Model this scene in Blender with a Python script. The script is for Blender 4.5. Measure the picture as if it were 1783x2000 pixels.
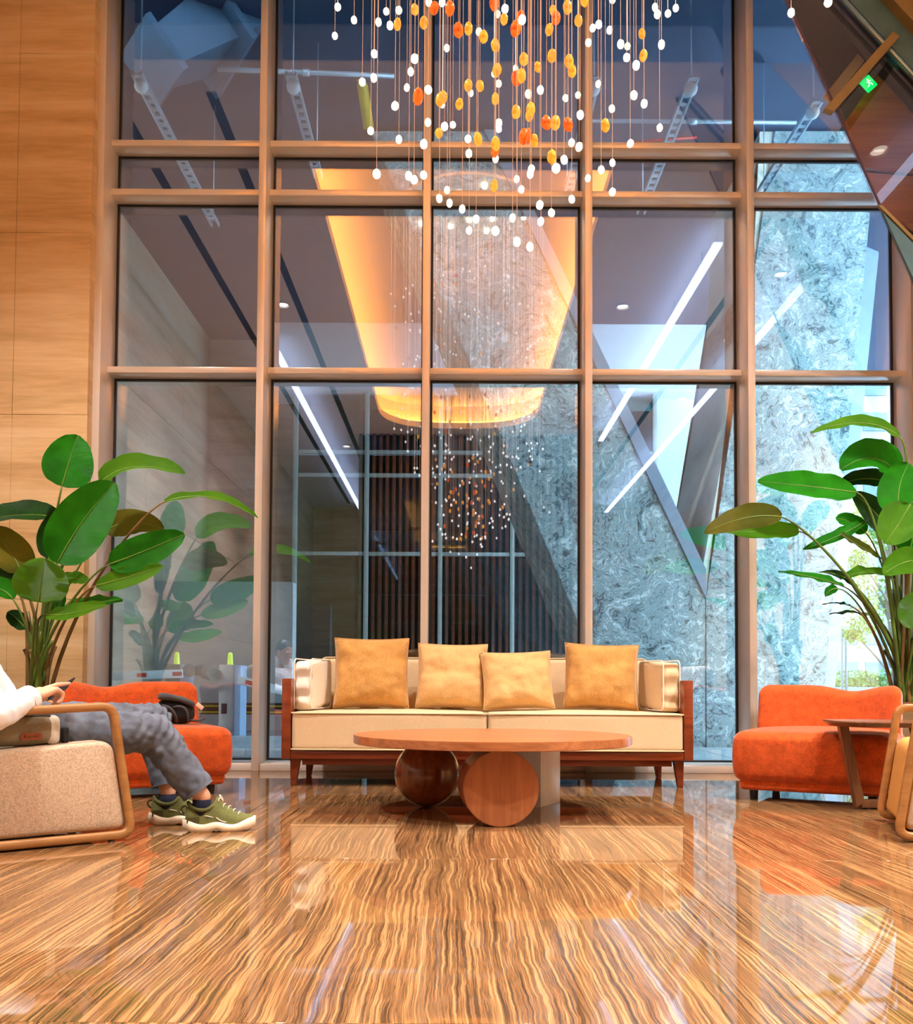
import bpy, bmesh, math, random
from mathutils import Vector, Matrix, noise
# ------------------------------------------------------------------ clear
for o in list(bpy.data.objects):
    bpy.data.objects.remove(o, do_unlink=True)
SC = bpy.context.scene
COL = SC.collection
R = math.radians
# ------------------------------------------------------------------ camera
W_PX, H_PX = 1783.0, 2000.0
F_PX = 1900.0
CAM_H = 0.604
PITCH, ROLL = R(2.2), R(0.3)
PPX = 888.0
PPY = 1340.0 - F_PX * math.tan(PITCH)
cam_d = bpy.data.cameras.new('camera')
cam_d.sensor_fit = 'HORIZONTAL'
cam_d.sensor_width = 36.0
cam_d.lens = F_PX / W_PX * 36.0
cam_d.shift_x = -(PPX - W_PX / 2) / W_PX
cam_d.shift_y = (PPY - H_PX / 2) / W_PX
cam_d.clip_start = 0.05
cam_d.clip_end = 400
cam = bpy.data.objects.new('camera', cam_d)
COL.objects.link(cam)
CAM_M = Matrix.Translation((0, 0, CAM_H)) @ (Matrix.Rotation(math.pi / 2 + PITCH, 4, 'X') @ Matrix.Rotation(ROLL, 4, 'Z'))
cam.matrix_world = CAM_M
SC.camera = cam
CAM_R = CAM_M.to_3x3()
CAM_P = Vector((0, 0, CAM_H))


def ray(px, py):
    return (CAM_R @ Vector(((px - PPX) / F_PX, -(py - PPY) / F_PX, -1.0)))


def at(px, py, Y):
    d = ray(px, py)
    return CAM_P + d * (Y / d.y)


def gnd(px, py, z=0.0):
    d = ray(px, py)
    return CAM_P + d * ((z - CAM_H) / d.z)


# ------------------------------------------------------------------ world / sun / exposure
SC.view_settings.view_transform = 'Standard'
SC.view_settings.look = 'None'
SC.view_settings.gamma = 1.0
SC.view_settings.use_curve_mapping = False
SC.view_settings.exposure = 0.95
world = bpy.data.worlds.new('sky')
SC.world = world
world.use_nodes = True
wn = world.node_tree
wn.nodes.clear()
wo = wn.nodes.new('ShaderNodeOutputWorld')
wb = wn.nodes.new('ShaderNodeBackground')
wb.inputs[0].default_value = (0.62, 0.86, 1.0, 1)
wb.inputs[1].default_value = 9.2
wn.links.new(wb.outputs[0], wo.inputs[0])
sun_d = bpy.data.lights.new('sun', 'SUN')
sun_d.energy = 2.5
sun_d.angle = R(2)
sun_d.color = (1, 0.96, 0.88)
sun = bpy.data.objects.new('sun', sun_d)
COL.objects.link(sun)
sun.rotation_euler = (R(48), R(0), R(-30))   # shines away from the lobby towards the street

# ------------------------------------------------------------------ node material helpers
MATS = {}


class NT:
    def __init__(self, name):
        self.m = bpy.data.materials.new(name)
        self.m.use_nodes = True
        self.t = self.m.node_tree
        self.t.nodes.clear()
        self.out = self.t.nodes.new('ShaderNodeOutputMaterial')
        MATS[name] = self.m

    def n(self, typ, **kw):
        nd = self.t.nodes.new(typ)
        for k, v in kw.items():
            if k.startswith('i_'):
                key = k[2:]
                key = int(key) if key.isdigit() else key.replace('_', ' ')
                nd.inputs[key].default_value = v
            else:
                setattr(nd, k, v)
        return nd

    def l(self, a, b):
        self.t.links.new(a, b)

    def ramp(self, fac, stops, interp='LINEAR'):
        r = self.t.nodes.new('ShaderNodeValToRGB')
        r.color_ramp.interpolation = interp
        el = r.color_ramp.elements
        while len(el) < len(stops):
            el.new(0.5)
        for e, (p, c) in zip(el, stops):
            e.position = p
            e.color = (c[0], c[1], c[2], 1)
        self.l(fac, r.inputs[0])
        return r.outputs[0]

    def principled(self, color, rough=0.5, metal=0.0, spec=0.5, bump=None, bump_s=0.2, bump_d=0.01, **kw):
        b = self.t.nodes.new('ShaderNodeBsdfPrincipled')
        if hasattr(color, 'links'):
            self.l(color, b.inputs['Base Color'])
        else:
            b.inputs['Base Color'].default_value = (*color, 1)
        if hasattr(rough, 'links'):
            self.l(rough, b.inputs['Roughness'])
        else:
            b.inputs['Roughness'].default_value = rough
        b.inputs['Metallic'].default_value = metal
        b.inputs['Specular IOR Level'].default_value = spec
        for k, v in kw.items():
            b.inputs[k.replace('_', ' ')].default_value = v
        if bump is not None:
            bp = self.n('ShaderNodeBump')
            bp.inputs['Strength'].default_value = bump_s
            bp.inputs['Distance'].default_value = bump_d
            self.l(bump, bp.inputs['Height'])
            self.l(bp.outputs[0], b.inputs['Normal'])
        self.l(b.outputs[0], self.out.inputs[0])
        return b

    def coord(self, scale=(1, 1, 1), world=False, kind='Object'):
        mp = self.n('ShaderNodeMapping')
        mp.inputs['Scale'].default_value = scale
        if world:
            g = self.n('ShaderNodeNewGeometry')
            self.l(g.outputs['Position'], mp.inputs[0])
        else:
            g = self.n('ShaderNodeTexCoord')
            self.l(g.outputs[kind], mp.inputs[0])
        return mp.outputs[0]

    def noise(self, vec, scale=5, detail=4, rough=0.55, dist=0.0):
        nz = self.n('ShaderNodeTexNoise')
        nz.inputs['Scale'].default_value = scale
        nz.inputs['Detail'].default_value = detail
        nz.inputs['Roughness'].default_value = rough
        nz.inputs['Distortion'].default_value = dist
        if vec is not None:
            self.l(vec, nz.inputs['Vector'])
        return nz

    def math(self, op, a, b=None):
        m = self.n('ShaderNodeMath', operation=op)
        for i, v in enumerate((a, b)):
            if v is None:
                continue
            if hasattr(v, 'links'):
                self.l(v, m.inputs[i])
            else:
                m.inputs[i].default_value = v
        return m.outputs[0]


def simple(name, c, rough=0.5, metal=0.0, spec=0.5, var=0.08, nscale=12, bump=0.0, stretch=(1, 1, 1), **kw):
    t = NT(name)
    v = t.coord(stretch)
    nz = t.noise(v, nscale, 4)
    lo = tuple(max(0, x * (1 - var)) for x in c)
    hi = tuple(min(1, x * (1 + var)) for x in c)
    col = t.ramp(nz.outputs[0], [(0.3, lo), (0.7, hi)])
    t.principled(col, rough, metal, spec, nz.outputs[0] if bump else None, bump, 0.004, **kw)
    return t.m


def fabric(name, c, var=0.18, scale=420, bump=0.35, mottling=3.0, sheen=0.25, hi_mul=1.2, mott_var=0.12):
    t = NT(name)
    v = t.coord()
    w1 = t.noise(v, scale, 2, 0.6)
    w2 = t.noise(v, mottling, 4, 0.6)
    lo = tuple(x * (1 - var) for x in c)
    hi = tuple(min(1, x * hi_mul) for x in c)
    c1 = t.ramp(w1.outputs[0], [(0.3, lo), (0.7, hi)])
    mx = t.n('ShaderNodeMixRGB', blend_type='MULTIPLY')
    mx.inputs[0].default_value = 1.0
    c2 = t.ramp(w2.outputs[0], [(0.35, (1 - mott_var,) * 3), (0.65, (1, 1, 1))])
    t.l(c1, mx.inputs[1])
    t.l(c2, mx.inputs[2])
    t.principled(mx.outputs[0], 0.85, 0, 0.2, w1.outputs[0], bump, 0.002, Sheen_Weight=sheen, Sheen_Roughness=0.4)
    return t.m


def wood(name, dark, light, rough=0.3, axis='X', scale=18, coat=0.3, spec=0.4):
    t = NT(name)
    st = {'X': (0.06, 1, 1), 'Y': (1, 0.06, 1), 'Z': (1, 1, 0.06)}[axis]
    v = t.coord(st)
    nz = t.noise(v, scale, 6, 0.65, 0.6)
    n2 = t.noise(v, scale * 6, 3, 0.5)
    f = t.math('ADD', nz.outputs[0], t.math('MULTIPLY', t.math('SUBTRACT', n2.outputs[0], 0.5), 0.35))
    col = t.ramp(f, [(0.3, dark), (0.7, light)])
    t.principled(col, rough, 0, spec, f, 0.05, 0.002, Coat_Weight=coat, Coat_Roughness=0.12)
    return t.m


def make_floor_mat():
    t = NT('veined_onyx_floor')
    g = t.n('ShaderNodeNewGeometry')
    oi = t.n('ShaderNodeObjectInfo')
    sep = t.n('ShaderNodeSeparateXYZ')
    t.l(g.outputs['Position'], sep.inputs[0])
    shift = t.math('MULTIPLY', oi.outputs['Random'], 0.06)
    x = t.math('ADD', sep.outputs[0], shift)
    # slow wander of the veins
    c1 = t.n('ShaderNodeCombineXYZ')
    t.l(t.math('MULTIPLY', x, 1.1), c1.inputs[0])
    t.l(t.math('MULTIPLY', sep.outputs[1], 0.8), c1.inputs[1])
    w1 = t.noise(c1.outputs[0], 1.6, 3, 0.5)
    c2 = t.n('ShaderNodeCombineXYZ')
    t.l(t.math('MULTIPLY', x, 1.0), c2.inputs[0])
    t.l(t.math('MULTIPLY', sep.outputs[1], 1.0), c2.inputs[1])
    w2 = t.noise(c2.outputs[0], 11, 3, 0.6)
    xx = t.math('ADD', x, t.math('MULTIPLY', t.math('SUBTRACT', w1.outputs[0], 0.5), 0.07))
    xx = t.math('ADD', xx, t.math('MULTIPLY', t.math('SUBTRACT', w2.outputs[0], 0.5), 0.010))
    cv = t.n('ShaderNodeCombineXYZ')
    t.l(xx, cv.inputs[0])
    t.l(t.math('MULTIPLY', sep.outputs[1], 0.012), cv.inputs[1])
    fine = t.noise(cv.outputs[0], 120, 3, 0.6)
    broad = t.noise(cv.outputs[0], 16, 2, 0.5)
    f = t.math('ADD', t.math('MULTIPLY', fine.outputs[0], 0.74), t.math('MULTIPLY', broad.outputs[0], 0.26))
    col = t.ramp(f, [(0.34, (0.050, 0.025, 0.011)), (0.43, (0.105, 0.052, 0.022)), (0.465, (0.235, 0.112, 0.042)),
                     (0.495, (0.12, 0.058, 0.024)), (0.545, (0.29, 0.140, 0.052)), (0.60, (0.43, 0.235, 0.098)),
                     (0.65, (0.20, 0.092, 0.036)), (0.72, (0.50, 0.30, 0.14))])
    t.principled(col, 0.03, 0, 0.42)
    return t.m


def make_travertine(name, a, b, c, world=True, rough=0.35, spec=0.4):
    t = NT(name)
    v = t.coord((0.22, 0.22, 2.2), world=world)
    n1 = t.noise(v, 2.0, 8, 0.62, 0.35)
    v2 = t.coord((1.3, 1.3, 14), world=world)
    n2 = t.noise(v2, 3.0, 4, 0.6)
    f = t.math('ADD', t.math('MULTIPLY', n1.outputs[0], 0.78), t.math('MULTIPLY', n2.outputs[0], 0.22))
    col = t.ramp(f, [(0.34, a), (0.5, b), (0.64, c)])
    t.principled(col, rough, 0, spec, n2.outputs[0], 0.06, 0.003)
    return t.m


def make_swirl():
    t = NT('swirled_grey_stone')
    v = t.coord((1, 0.6, 1), world=True)
    w = t.noise(v, 0.9, 4, 0.55)
    mixv = t.n('ShaderNodeVectorMath', operation='MULTIPLY_ADD')
    t.l(w.outputs['Color'], mixv.inputs[0])
    mixv.inputs[1].default_value = (2.6, 2.6, 2.6)
    t.l(v, mixv.inputs[2])
    n1 = t.noise(mixv.outputs[0], 3.0, 7, 0.68, 1.4)
    n2 = t.noise(mixv.outputs[0], 9.0, 5, 0.65, 2.2)
    f = t.math('ADD', t.math('MULTIPLY', n1.outputs[0], 0.5), t.math('MULTIPLY', n2.outputs[0], 0.5))
    col = t.ramp(f, [(0.37, (0.03, 0.065, 0.08)), (0.45, (0.13, 0.21, 0.23)), (0.49, (0.50, 0.61, 0.61)),
                     (0.51, (0.17, 0.26, 0.28)), (0.55, (0.50, 0.60, 0.60)), (0.62, (0.85, 0.90, 0.88))])
    t.principled(col, 0.4, 0, 0.4, f, 0.12, 0.01)
    return t.m


def make_glass(name, tint, fac, rough=0.0, fres=1.0):
    t = NT(name)
    tr = t.n('ShaderNodeBsdfTransparent')
    tr.inputs[0].default_value = (*tint, 1)
    gl = t.n('ShaderNodeBsdfGlossy')
    gl.inputs['Roughness'].default_value = rough
    gl.inputs[0].default_value = (0.74, 0.82, 1, 1)
    fr = t.n('ShaderNodeFresnel')
    fr.inputs[0].default_value = 1.5
    f = t.math('MINIMUM', t.math('ADD', t.math('MULTIPLY', fr.outputs[0], fres), fac), 1.0)
    mx = t.n('ShaderNodeMixShader')
    t.l(f, mx.inputs[0])
    t.l(tr.outputs[0], mx.inputs[1])
    t.l(gl.outputs[0], mx.inputs[2])
    t.l(mx.outputs[0], t.out.inputs[0])
    return t.m


def emit(name, c, s):
    t = NT(name)
    e = t.n('ShaderNodeEmission')
    e.inputs[0].default_value = (*c, 1)
    e.inputs[1].default_value = s
    t.l(e.outputs[0], t.out.inputs[0])
    return t.m


def make_leaf(name, c, c2, trans=0.25):
    t = NT(name)
    v = t.coord((1, 1, 1), kind='UV')
    wv = t.n('ShaderNodeTexWave', wave_type='BANDS', bands_direction='Y')
    wv.inputs['Scale'].default_value = 14
    wv.inputs['Distortion'].default_value = 1.2
    wv.inputs['Detail'].default_value = 1.5
    t.l(v, wv.inputs[0])
    nz = t.noise(t.coord(), 5, 3)
    col = t.ramp(nz.outputs[0], [(0.35, c), (0.65, c2)])
    b = t.principled(col, 0.38, 0, 0.35, wv.outputs[0], 0.8, 0.006)
    tl = t.n('ShaderNodeBsdfTranslucent')
    tl.inputs[0].default_value = (c2[0] * 1.4, min(1, c2[1] * 1.5), c2[2], 1)
    mx = t.n('ShaderNodeMixShader')
    mx.inputs[0].default_value = trans
    t.l(b.outputs[0], mx.inputs[1])
    t.l(tl.outputs[0], mx.inputs[2])
    t.l(mx.outputs[0], t.out.inputs[0])
    return t.m


M_FLOOR = make_floor_mat()
M_TRAV = make_travertine('golden_travertine', (0.50, 0.31, 0.13), (0.70, 0.49, 0.245), (0.80, 0.61, 0.36))
M_TRAV2 = make_travertine('grey_travertine', (0.34, 0.24, 0.17), (0.50, 0.38, 0.27), (0.60, 0.48, 0.36))
M_SWIRL = make_swirl()
M_GLASS = make_glass('clear_glass', (0.88, 0.96, 1.0), 0.235)
M_GLASS_FAR = make_glass('green_glass', (0.45, 0.66, 0.60), 0.05)
M_GLASS_DARK = make_glass('smoked_glass', (0.80, 0.78, 0.80), 0.0)
M_ALU = simple('champagne_aluminium', (0.80, 0.74, 0.66), 0.24, 0.25, 0.5, 0.03, 3)
M_GASKET = simple('black_gasket', (0.01, 0.012, 0.016), 0.5)
M_WHITEP = simple('white_paint', (0.80, 0.79, 0.80), 0.7, var=0.02)
M_CEIL = simple('ceiling_paint', (0.80, 0.81, 0.92), 0.75, var=0.02)
M_BLACK = simple('black_metal', (0.015, 0.016, 0.02), 0.4)
M_SOFAW = wood('red_brown_wood', (0.15, 0.028, 0.009), (0.30, 0.062, 0.018), 0.28, 'X', 14)
M_TABLEW = wood('walnut_wood', (0.27, 0.085, 0.028), (0.50, 0.19, 0.07), 0.3, 'X', 16)
M_TABLEZ = wood('walnut_wood_upright', (0.25, 0.075, 0.025), (0.42, 0.145, 0.05), 0.35, 'Z', 16)
M_SPHERE = wood('dark_polished_wood', (0.10, 0.022, 0.008), (0.33, 0.085, 0.02), 0.16, 'Z', 7, 0.8)
M_OAK = wood('oak_frame', (0.26, 0.11, 0.03), (0.44, 0.21, 0.065), 0.35, 'X', 12)
M_DARKW = wood('dark_walnut', (0.10, 0.042, 0.018), (0.24, 0.10, 0.04), 0.35, 'Z', 14)
M_STEEL = simple('brushed_steel', (0.84, 0.86, 0.90), 0.30, 0.0, 0.5, 0.06, 8, stretch=(8, 8, 0.3))
M_CREAM = fabric('cream_linen', (0.72, 0.545, 0.325), 0.14, 300, 0.3, 4, 0.2, 1.12, 0.06)
M_CREAMW = fabric('white_linen', (0.88, 0.82, 0.70), 0.08, 300, 0.25, 4, 0.2, 1.1, 0.05)
M_GOLD = fabric('gold_chenille', (0.60, 0.31, 0.085), 0.3, 230, 0.5, 9, 0.4, 1.3, 0.25)
M_GOLD2 = fabric('pale_gold_chenille', (0.70, 0.43, 0.17), 0.22, 230, 0.5, 9, 0.4, 1.2, 0.15)
M_ORANGE = fabric('orange_velvet', (0.58, 0.085, 0.009), 0.3, 160, 0.25, 22, 0.5, 1.25, 0.3)
M_BEIGE = fabric('oatmeal_weave', (0.52, 0.39, 0.27), 0.28, 200, 0.6, 5, 0.2, 1.25, 0.05)
M_TROUSER = fabric('grey_blue_cotton', (0.145, 0.165, 0.21), 0.2, 500, 0.2, 12, 0.05, 1.2, 0.35)
M_SHIRT = fabric('white_cotton', (0.86, 0.88, 0.93), 0.04, 500, 0.15, 6, 0.05, 1.05, 0.04)
M_SKIN = simple('skin', (0.72, 0.38, 0.24), 0.5, var=0.06, nscale=30)
M_HAIR = simple('dark_hair', (0.03, 0.025, 0.025), 0.5, var=0.3, nscale=60)
M_SOCK = fabric('navy_sock', (0.015, 0.018, 0.04), 0.2, 400)
M_OLIVE = fabric('olive_knit', (0.155, 0.165, 0.052), 0.25, 260, 0.5, 14, 0.1, 1.25, 0.2)
M_OLIVED = fabric('dark_olive_knit', (0.09, 0.075, 0.02), 0.25, 260, 0.4)
M_SOLE = simple('cream_rubber', (0.80, 0.68, 0.50), 0.55, var=0.06)
M_SOLEG = simple('grey_rubber', (0.35, 0.28, 0.22), 0.6, var=0.1)
M_CANVAS = fabric('khaki_canvas', (0.25, 0.205, 0.13), 0.2, 350, 0.4, 8, 0.1, 1.2, 0.15)
M_CANVASL = fabric('pale_canvas', (0.66, 0.62, 0.52), 0.1, 350, 0.3)
M_TAN = simple('tan_leather', (0.22, 0.045, 0.010), 0.45, var=0.15)
M_NYLON = fabric('black_nylon', (0.022, 0.022, 0.026), 0.25, 300, 0.4, 10, 0.1, 1.4, 0.2)
M_NYLONG = fabric('charcoal_nylon', (0.075, 0.075, 0.08), 0.25, 300, 0.4, 10, 0.1, 1.3, 0.2)
M_PLANTER = wood('bronze_planter', (0.14, 0.085, 0.04), (0.30, 0.19, 0.09), 0.4, 'X', 5)
M_SOIL = simple('dark_soil', (0.035, 0.022, 0.014), 0.95, var=0.4, nscale=60, bump=0.8)
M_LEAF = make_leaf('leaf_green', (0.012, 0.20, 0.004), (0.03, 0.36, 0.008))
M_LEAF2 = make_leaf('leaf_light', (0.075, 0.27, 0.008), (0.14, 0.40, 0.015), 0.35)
M_LEAF3 = make_leaf('leaf_olive', (0.10, 0.13, 0.012), (0.22, 0.20, 0.02), 0.3)
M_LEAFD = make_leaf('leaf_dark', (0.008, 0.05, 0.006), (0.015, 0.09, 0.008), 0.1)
M_RIB = simple('leaf_midrib', (0.16, 0.27, 0.03), 0.4)
M_STALK = simple('leaf_stalk', (0.085, 0.15, 0.02), 0.4, var=0.5, nscale=9, stretch=(1, 1, 0.3))
M_STALK2 = simple('brown_leaf_stalk', (0.17, 0.10, 0.025), 0.45, var=0.5, nscale=9, stretch=(1, 1, 0.3))
# ------------------------------------------------------------------ object helpers


def mw(o):
    return (mw(o.parent) @ o.matrix_basis) if o.parent else o.matrix_basis.copy()


def mesh_obj(name, verts, faces, mat, parent=None, smooth=True, world=False, uvs=None):
    if world and parent is not None:
        inv = mw(parent).inverted()
        verts = [inv @ Vector(v) for v in verts]
    me = bpy.data.meshes.new(name)
    me.from_pydata([tuple(v) for v in verts], [], faces)
    if uvs is not None:
        ul = me.uv_layers.new(name='UVMap')
        for lp in me.loops:
            ul.data[lp.index].uv = uvs[lp.vertex_index]
    me.update()
    me.shade_smooth() if smooth else me.shade_flat()
    me.materials.append(mat)
    o = bpy.data.objects.new(name, me)
    COL.objects.link(o)
    if parent is not None:
        o.parent = parent
    return o


def bm_obj(name, bm, mat, parent=None, smooth=True, world=False, angle=40):
    bmesh.ops.recalc_face_normals(bm, faces=bm.faces[:])
    if world and parent is not None:
        bm.transform(mw(parent).inverted())
    me = bpy.data.meshes.new(name)
    bm.to_mesh(me)
    bm.free()
    if smooth:
        me.shade_smooth()
        me.set_sharp_from_angle(angle=R(angle))
    me.materials.append(mat)
    o = bpy.data.objects.new(name, me)
    COL.objects.link(o)
    if parent is not None:
        o.parent = parent
    return o


def tag(o, label=None, cat=None, group=None, kind=None):
    if label:
        o['label'] = label
    if cat:
        o['category'] = cat
    if group:
        o['group'] = group
    if kind:
        o['kind'] = kind
    return o


def thing(name, label, cat, loc=(0, 0, 0), rotz=0.0, group=None):
    o = bpy.data.objects.new(name, None)
    COL.objects.link(o)
    o.empty_display_size = 0.1
    o.location = loc
    o.rotation_euler = (0, 0, rotz)
    return tag(o, label, cat, group)


def structure(name, label=None, loc=(0, 0, 0)):
    o = bpy.data.objects.new(name, None)
    COL.objects.link(o)
    o.empty_display_size = 0.1
    o.location = loc
    return tag(o, label, None, None, 'structure')


def copy_child(src, parent, name=None):
    c = src.copy()
    COL.objects.link(c)
    c.parent = parent
    return c


def add_box(bm, lo, hi, bevel=0.0, seg=2, mat=None):
    lo, hi = Vector(lo), Vector(hi)
    r = bmesh.ops.create_cube(bm, size=1)
    vs = r['verts']
    c, s = (lo + hi) / 2, hi - lo
    for v in vs:
        v.co = Vector((v.co.x * s.x, v.co.y * s.y, v.co.z * s.z)) + c
    if bevel > 0:
        es = list({e for v in vs for e in v.link_edges})
        rr = bmesh.ops.bevel(bm, geom=es, offset=bevel, segments=seg, affect='EDGES', profile=0.5)
        vs = list({v for f in rr['faces'] for v in f.verts} | {v for v in vs if v.is_valid})
    if mat is not None:
        bmesh.ops.transform(bm, matrix=mat, verts=[v for v in vs if v.is_valid])
    return vs


def box(name, lo, hi, mat, parent=None, bevel=0.004, seg=2, world=False, M=None):
    bm = bmesh.new()
    add_box(bm, lo, hi, bevel, seg, M)
    return bm_obj(name, bm, mat, parent, True, world)


def prism_y(name, pts, y0, y1, mat, parent=None, bevel=0.0, world=True):
    """polygon in x-z, extruded along y"""
    bm = bmesh.new()
    a = [bm.verts.new((p[0], y0, p[1])) for p in pts]
    b = [bm.verts.new((p[0], y1, p[1])) for p in pts]
    bm.faces.new(a)
    bm.faces.new(list(reversed(b)))
    n = len(pts)
    for i in range(n):
        bm.faces.new((a[i], b[i], b[(i + 1) % n], a[(i + 1) % n]))
    if bevel:
        bmesh.ops.bevel(bm, geom=bm.edges[:], offset=bevel, segments=2, affect='EDGES')
    return bm_obj(name, bm, mat, parent, True, world)


def softbox(sx, sy, sz, r, n=10, fn=None):
    """rounded box surface centred on 0; fn(p)->p deforms"""
    h = Vector((sx / 2, sy / 2, sz / 2))
    r = min(r, min(h) * 0.999)
    verts, faces, idx = [], [], {}

    def coords(hh):
        inner = hh - r
        out = []
        k = max(2, n // 3)
        for i in range(k + 1):
            a = (1 - i / k) * math.pi / 4
            out.append(-inner - r * math.tan(a))
        m = max(2, n)
        for i in range(1, m):
            out.append(-inner + 2 * inner * i / m)
        for i in range(k + 1):
            a = (i / k) * math.pi / 4
            out.append(inner + r * math.tan(a))
        return out
    cs = [coords(h[i]) for i in range(3)]

    def vid(p):
        key = (round(p[0], 6), round(p[1], 6), round(p[2], 6))
        if key not in idx:
            q = Vector([max(-(h[i] - r), min(h[i] - r, p[i])) for i in range(3)])
            d = Vector(p) - q
            if d.length > 1e-9:
                d.normalize()
            v = q + d * r
            if fn:
                v = fn(v)
            idx[key] = len(verts)
            verts.append(v)
        return idx[key]
    for ax in range(3):
        u, w = (ax + 1) % 3, (ax + 2) % 3
        for sg in (-1, 1):
            for i in range(len(cs[u]) - 1):
                for j in range(len(cs[w]) - 1):
                    q = []
                    for (a, b) in ((i, j), (i + 1, j), (i + 1, j + 1), (i, j + 1)):
                        p = [0, 0, 0]
                        p[ax] = sg * h[ax]
                        p[u] = cs[u][a]
                        p[w] = cs[w][b]
                        q.append(vid(p))
                    if sg < 0:
                        q.reverse()
                    if len(set(q)) == 4:
                        faces.append(q)
    return verts, faces


def tube(path, rad, sides=8, closed=False, caps=True):
    """round tube along path (list of Vector); rad float or list"""
    path = [Vector(p) for p in path]
    n = len(path)
    rads = rad if isinstance(rad, (list, tuple)) else [rad] * n
    verts, faces = [], []
    prev = None
    for i, p in enumerate(path):
        if closed:
            t = path[(i + 1) % n] - path[i - 1]
        else:
            t = path[min(i + 1, n - 1)] - path[max(i - 1, 0)]
        t.normalize()
        if prev is None:
            a = Vector((0, 0, 1)) if abs(t.z) < 0.9 else Vector((1, 0, 0))
            prev = t.cross(a).normalized()
        else:
            prev = (prev - t * prev.dot(t)).normalized()
        b = t.cross(prev)
        for k in range(sides):
            a = 2 * math.pi * k / sides
            verts.append(p + (prev * math.cos(a) + b * math.sin(a)) * rads[i])
    m = n if closed else n - 1
    for i in range(m):
        for k in range(sides):
            i2 = (i + 1) % n
            k2 = (k + 1) % sides
            faces.append((i * sides + k, i * sides + k2, i2 * sides + k2, i2 * sides + k))
    if not closed and caps:
        faces.append(tuple(reversed(range(sides))))
        faces.append(tuple((n - 1) * sides + k for k in range(sides)))
    return verts, faces


def join_geo(parts):
    V, F = [], []
    for v, f in parts:
        o = len(V)
        V += list(v)
        F += [tuple(i + o for i in q) for q in f]
    return V, F


def bez(p0, p1, p2, n=10):
    p0, p1, p2 = Vector(p0), Vector(p1), Vector(p2)
    return [p0 * (1 - t) ** 2 + p1 * 2 * t * (1 - t) + p2 * t * t for t in [i / n for i in range(n + 1)]]


def round_poly(pts, rads, n=6):
    """2-D closed polygon with rounded corners"""
    out = []
    m = len(pts)
    for i in range(m):
        p = Vector(pts[i])
        a = (Vector(pts[i - 1]) - p)
        b = (Vector(pts[(i + 1) % m]) - p)
        r = rads[i] if isinstance(rads, (list, tuple)) else rads
        if r <= 0:
            out.append(p)
            continue
        a.normalize()
        b.normalize()
        half = math.acos(max(-1, min(1, a.dot(b)))) / 2
        d = r / math.tan(half)
        p0, p2 = p + a * d, p + b * d
        out += [p0 * (1 - t) ** 2 + p * 2 * t * (1 - t) + p2 * t * t for t in [k / n for k in range(n + 1)]]
    return out


def px_poly(pts, Y):
    return [(lambda v: (v.x, v.z))(at(x, y, Y)) for x, y in pts]


# ================================================================== THE SETTING
MF = 6.85          # front plane of the mullions
TF = 6.99          # front plane of the transoms
GL = 7.15          # glass plane
CEIL = 5.65
XL, XR, YB = -4.0, 5.2, -13.0

# ---- floor: base and polished slabs
fl = structure('floor', 'polished brown veined onyx floor slabs')
box('grout_bed', (XL, YB, -0.12), (XR, GL + 0.05, -0.006), M_GASKET, fl, 0)
PITCH_S = 1.665
ys = [1.766 + PITCH_S * k for k in range(-9, 4)]
ys = [max(YB, y) for y in ys] + [MF + 0.25]
xs = [-0.97 + PITCH_S * k for k in range(-2, 5)]
xs[0] = XL
xs[-1] = XR
for i in range(len(xs) - 1):
    for j in range(len(ys) - 1):
        box('floor_slab', (xs[i] + 0.001, ys[j] + 0.001, -0.02), (xs[i + 1] - 0.001, ys[j + 1] - 0.001, 0.0), M_FLOOR, fl, 0.0006, 1)

# ---- travertine end wall beside the glazing, in panels
jx = at(176, 1000, MF).x
wl = structure('wall_end', 'golden travertine wall beside the glazing')
box('wall_core', (XL, 6.80, 0), (jx, GL + 0.1, CEIL + 0.2), M_TRAV, wl, 0)
zj = at(60, 810, 6.77).z
zs = [0.0, zj - 1.3, zj, zj + 1.3, zj + 2.6, CEIL]
xj = at(22, 900, 6.77).x
for k in range(5):
    for (a, b) in ((XL, xj), (xj, jx)):
        box('travertine_panel', (a + 0.001, 6.765, zs[k] + 0.001), (b - 0.001, 6.80, zs[k + 1] - 0.001), M_TRAV, wl, 0.0015, 1)
# ---- side and back walls (seen in the glass)
ws = structure('wall_left', 'travertine side wall of the lobby')
for j in range(12):
    y0 = YB + j * (6.75 - YB) / 12
    for k in range(4):
        box('travertine_panel', (XL - 0.1, y0 + 0.003, k * CEIL / 4 + 0.003), (XL, y0 + (6.75 - YB) / 12 - 0.003, (k + 1) * CEIL / 4 - 0.003), M_TRAV2, ws, 0.003, 1)
box('wall_core', (XL - 0.3, YB, 0), (XL - 0.05, 7.3, CEIL + 0.5), M_TRAV2, ws, 0)
wr = structure('wall_right', 'travertine side wall of the lobby')
box('wall_core', (XR, YB, 0), (XR + 0.2, 7.3, CEIL + 0.5), M_TRAV, wr, 0)
wbk = structure('wall_back', 'far wall of the lobby behind the viewer')
box('wall_core', (XL - 0.3, YB - 0.2, 0), (XR + 0.2, YB, CEIL + 0.5), M_TRAV, wbk, 0)

# ---- ceiling with a rounded cove recess
ce = structure('ceiling', 'pale ceiling with a rounded warm lit cove')


def cove_loop(off, z):
    pts = round_poly([(-1.42 - off, 5.15 + off), (1.52 + off, 5.15 + off), (1.52 + off, -4.6 - off), (-1.42 - off, -4.6 - off)],
                     [0.12 + off, 0.12 + off, 1.3 + off, 1.3 + off], 10)
    return [(p[0], p[1], z) for p in pts]


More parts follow.
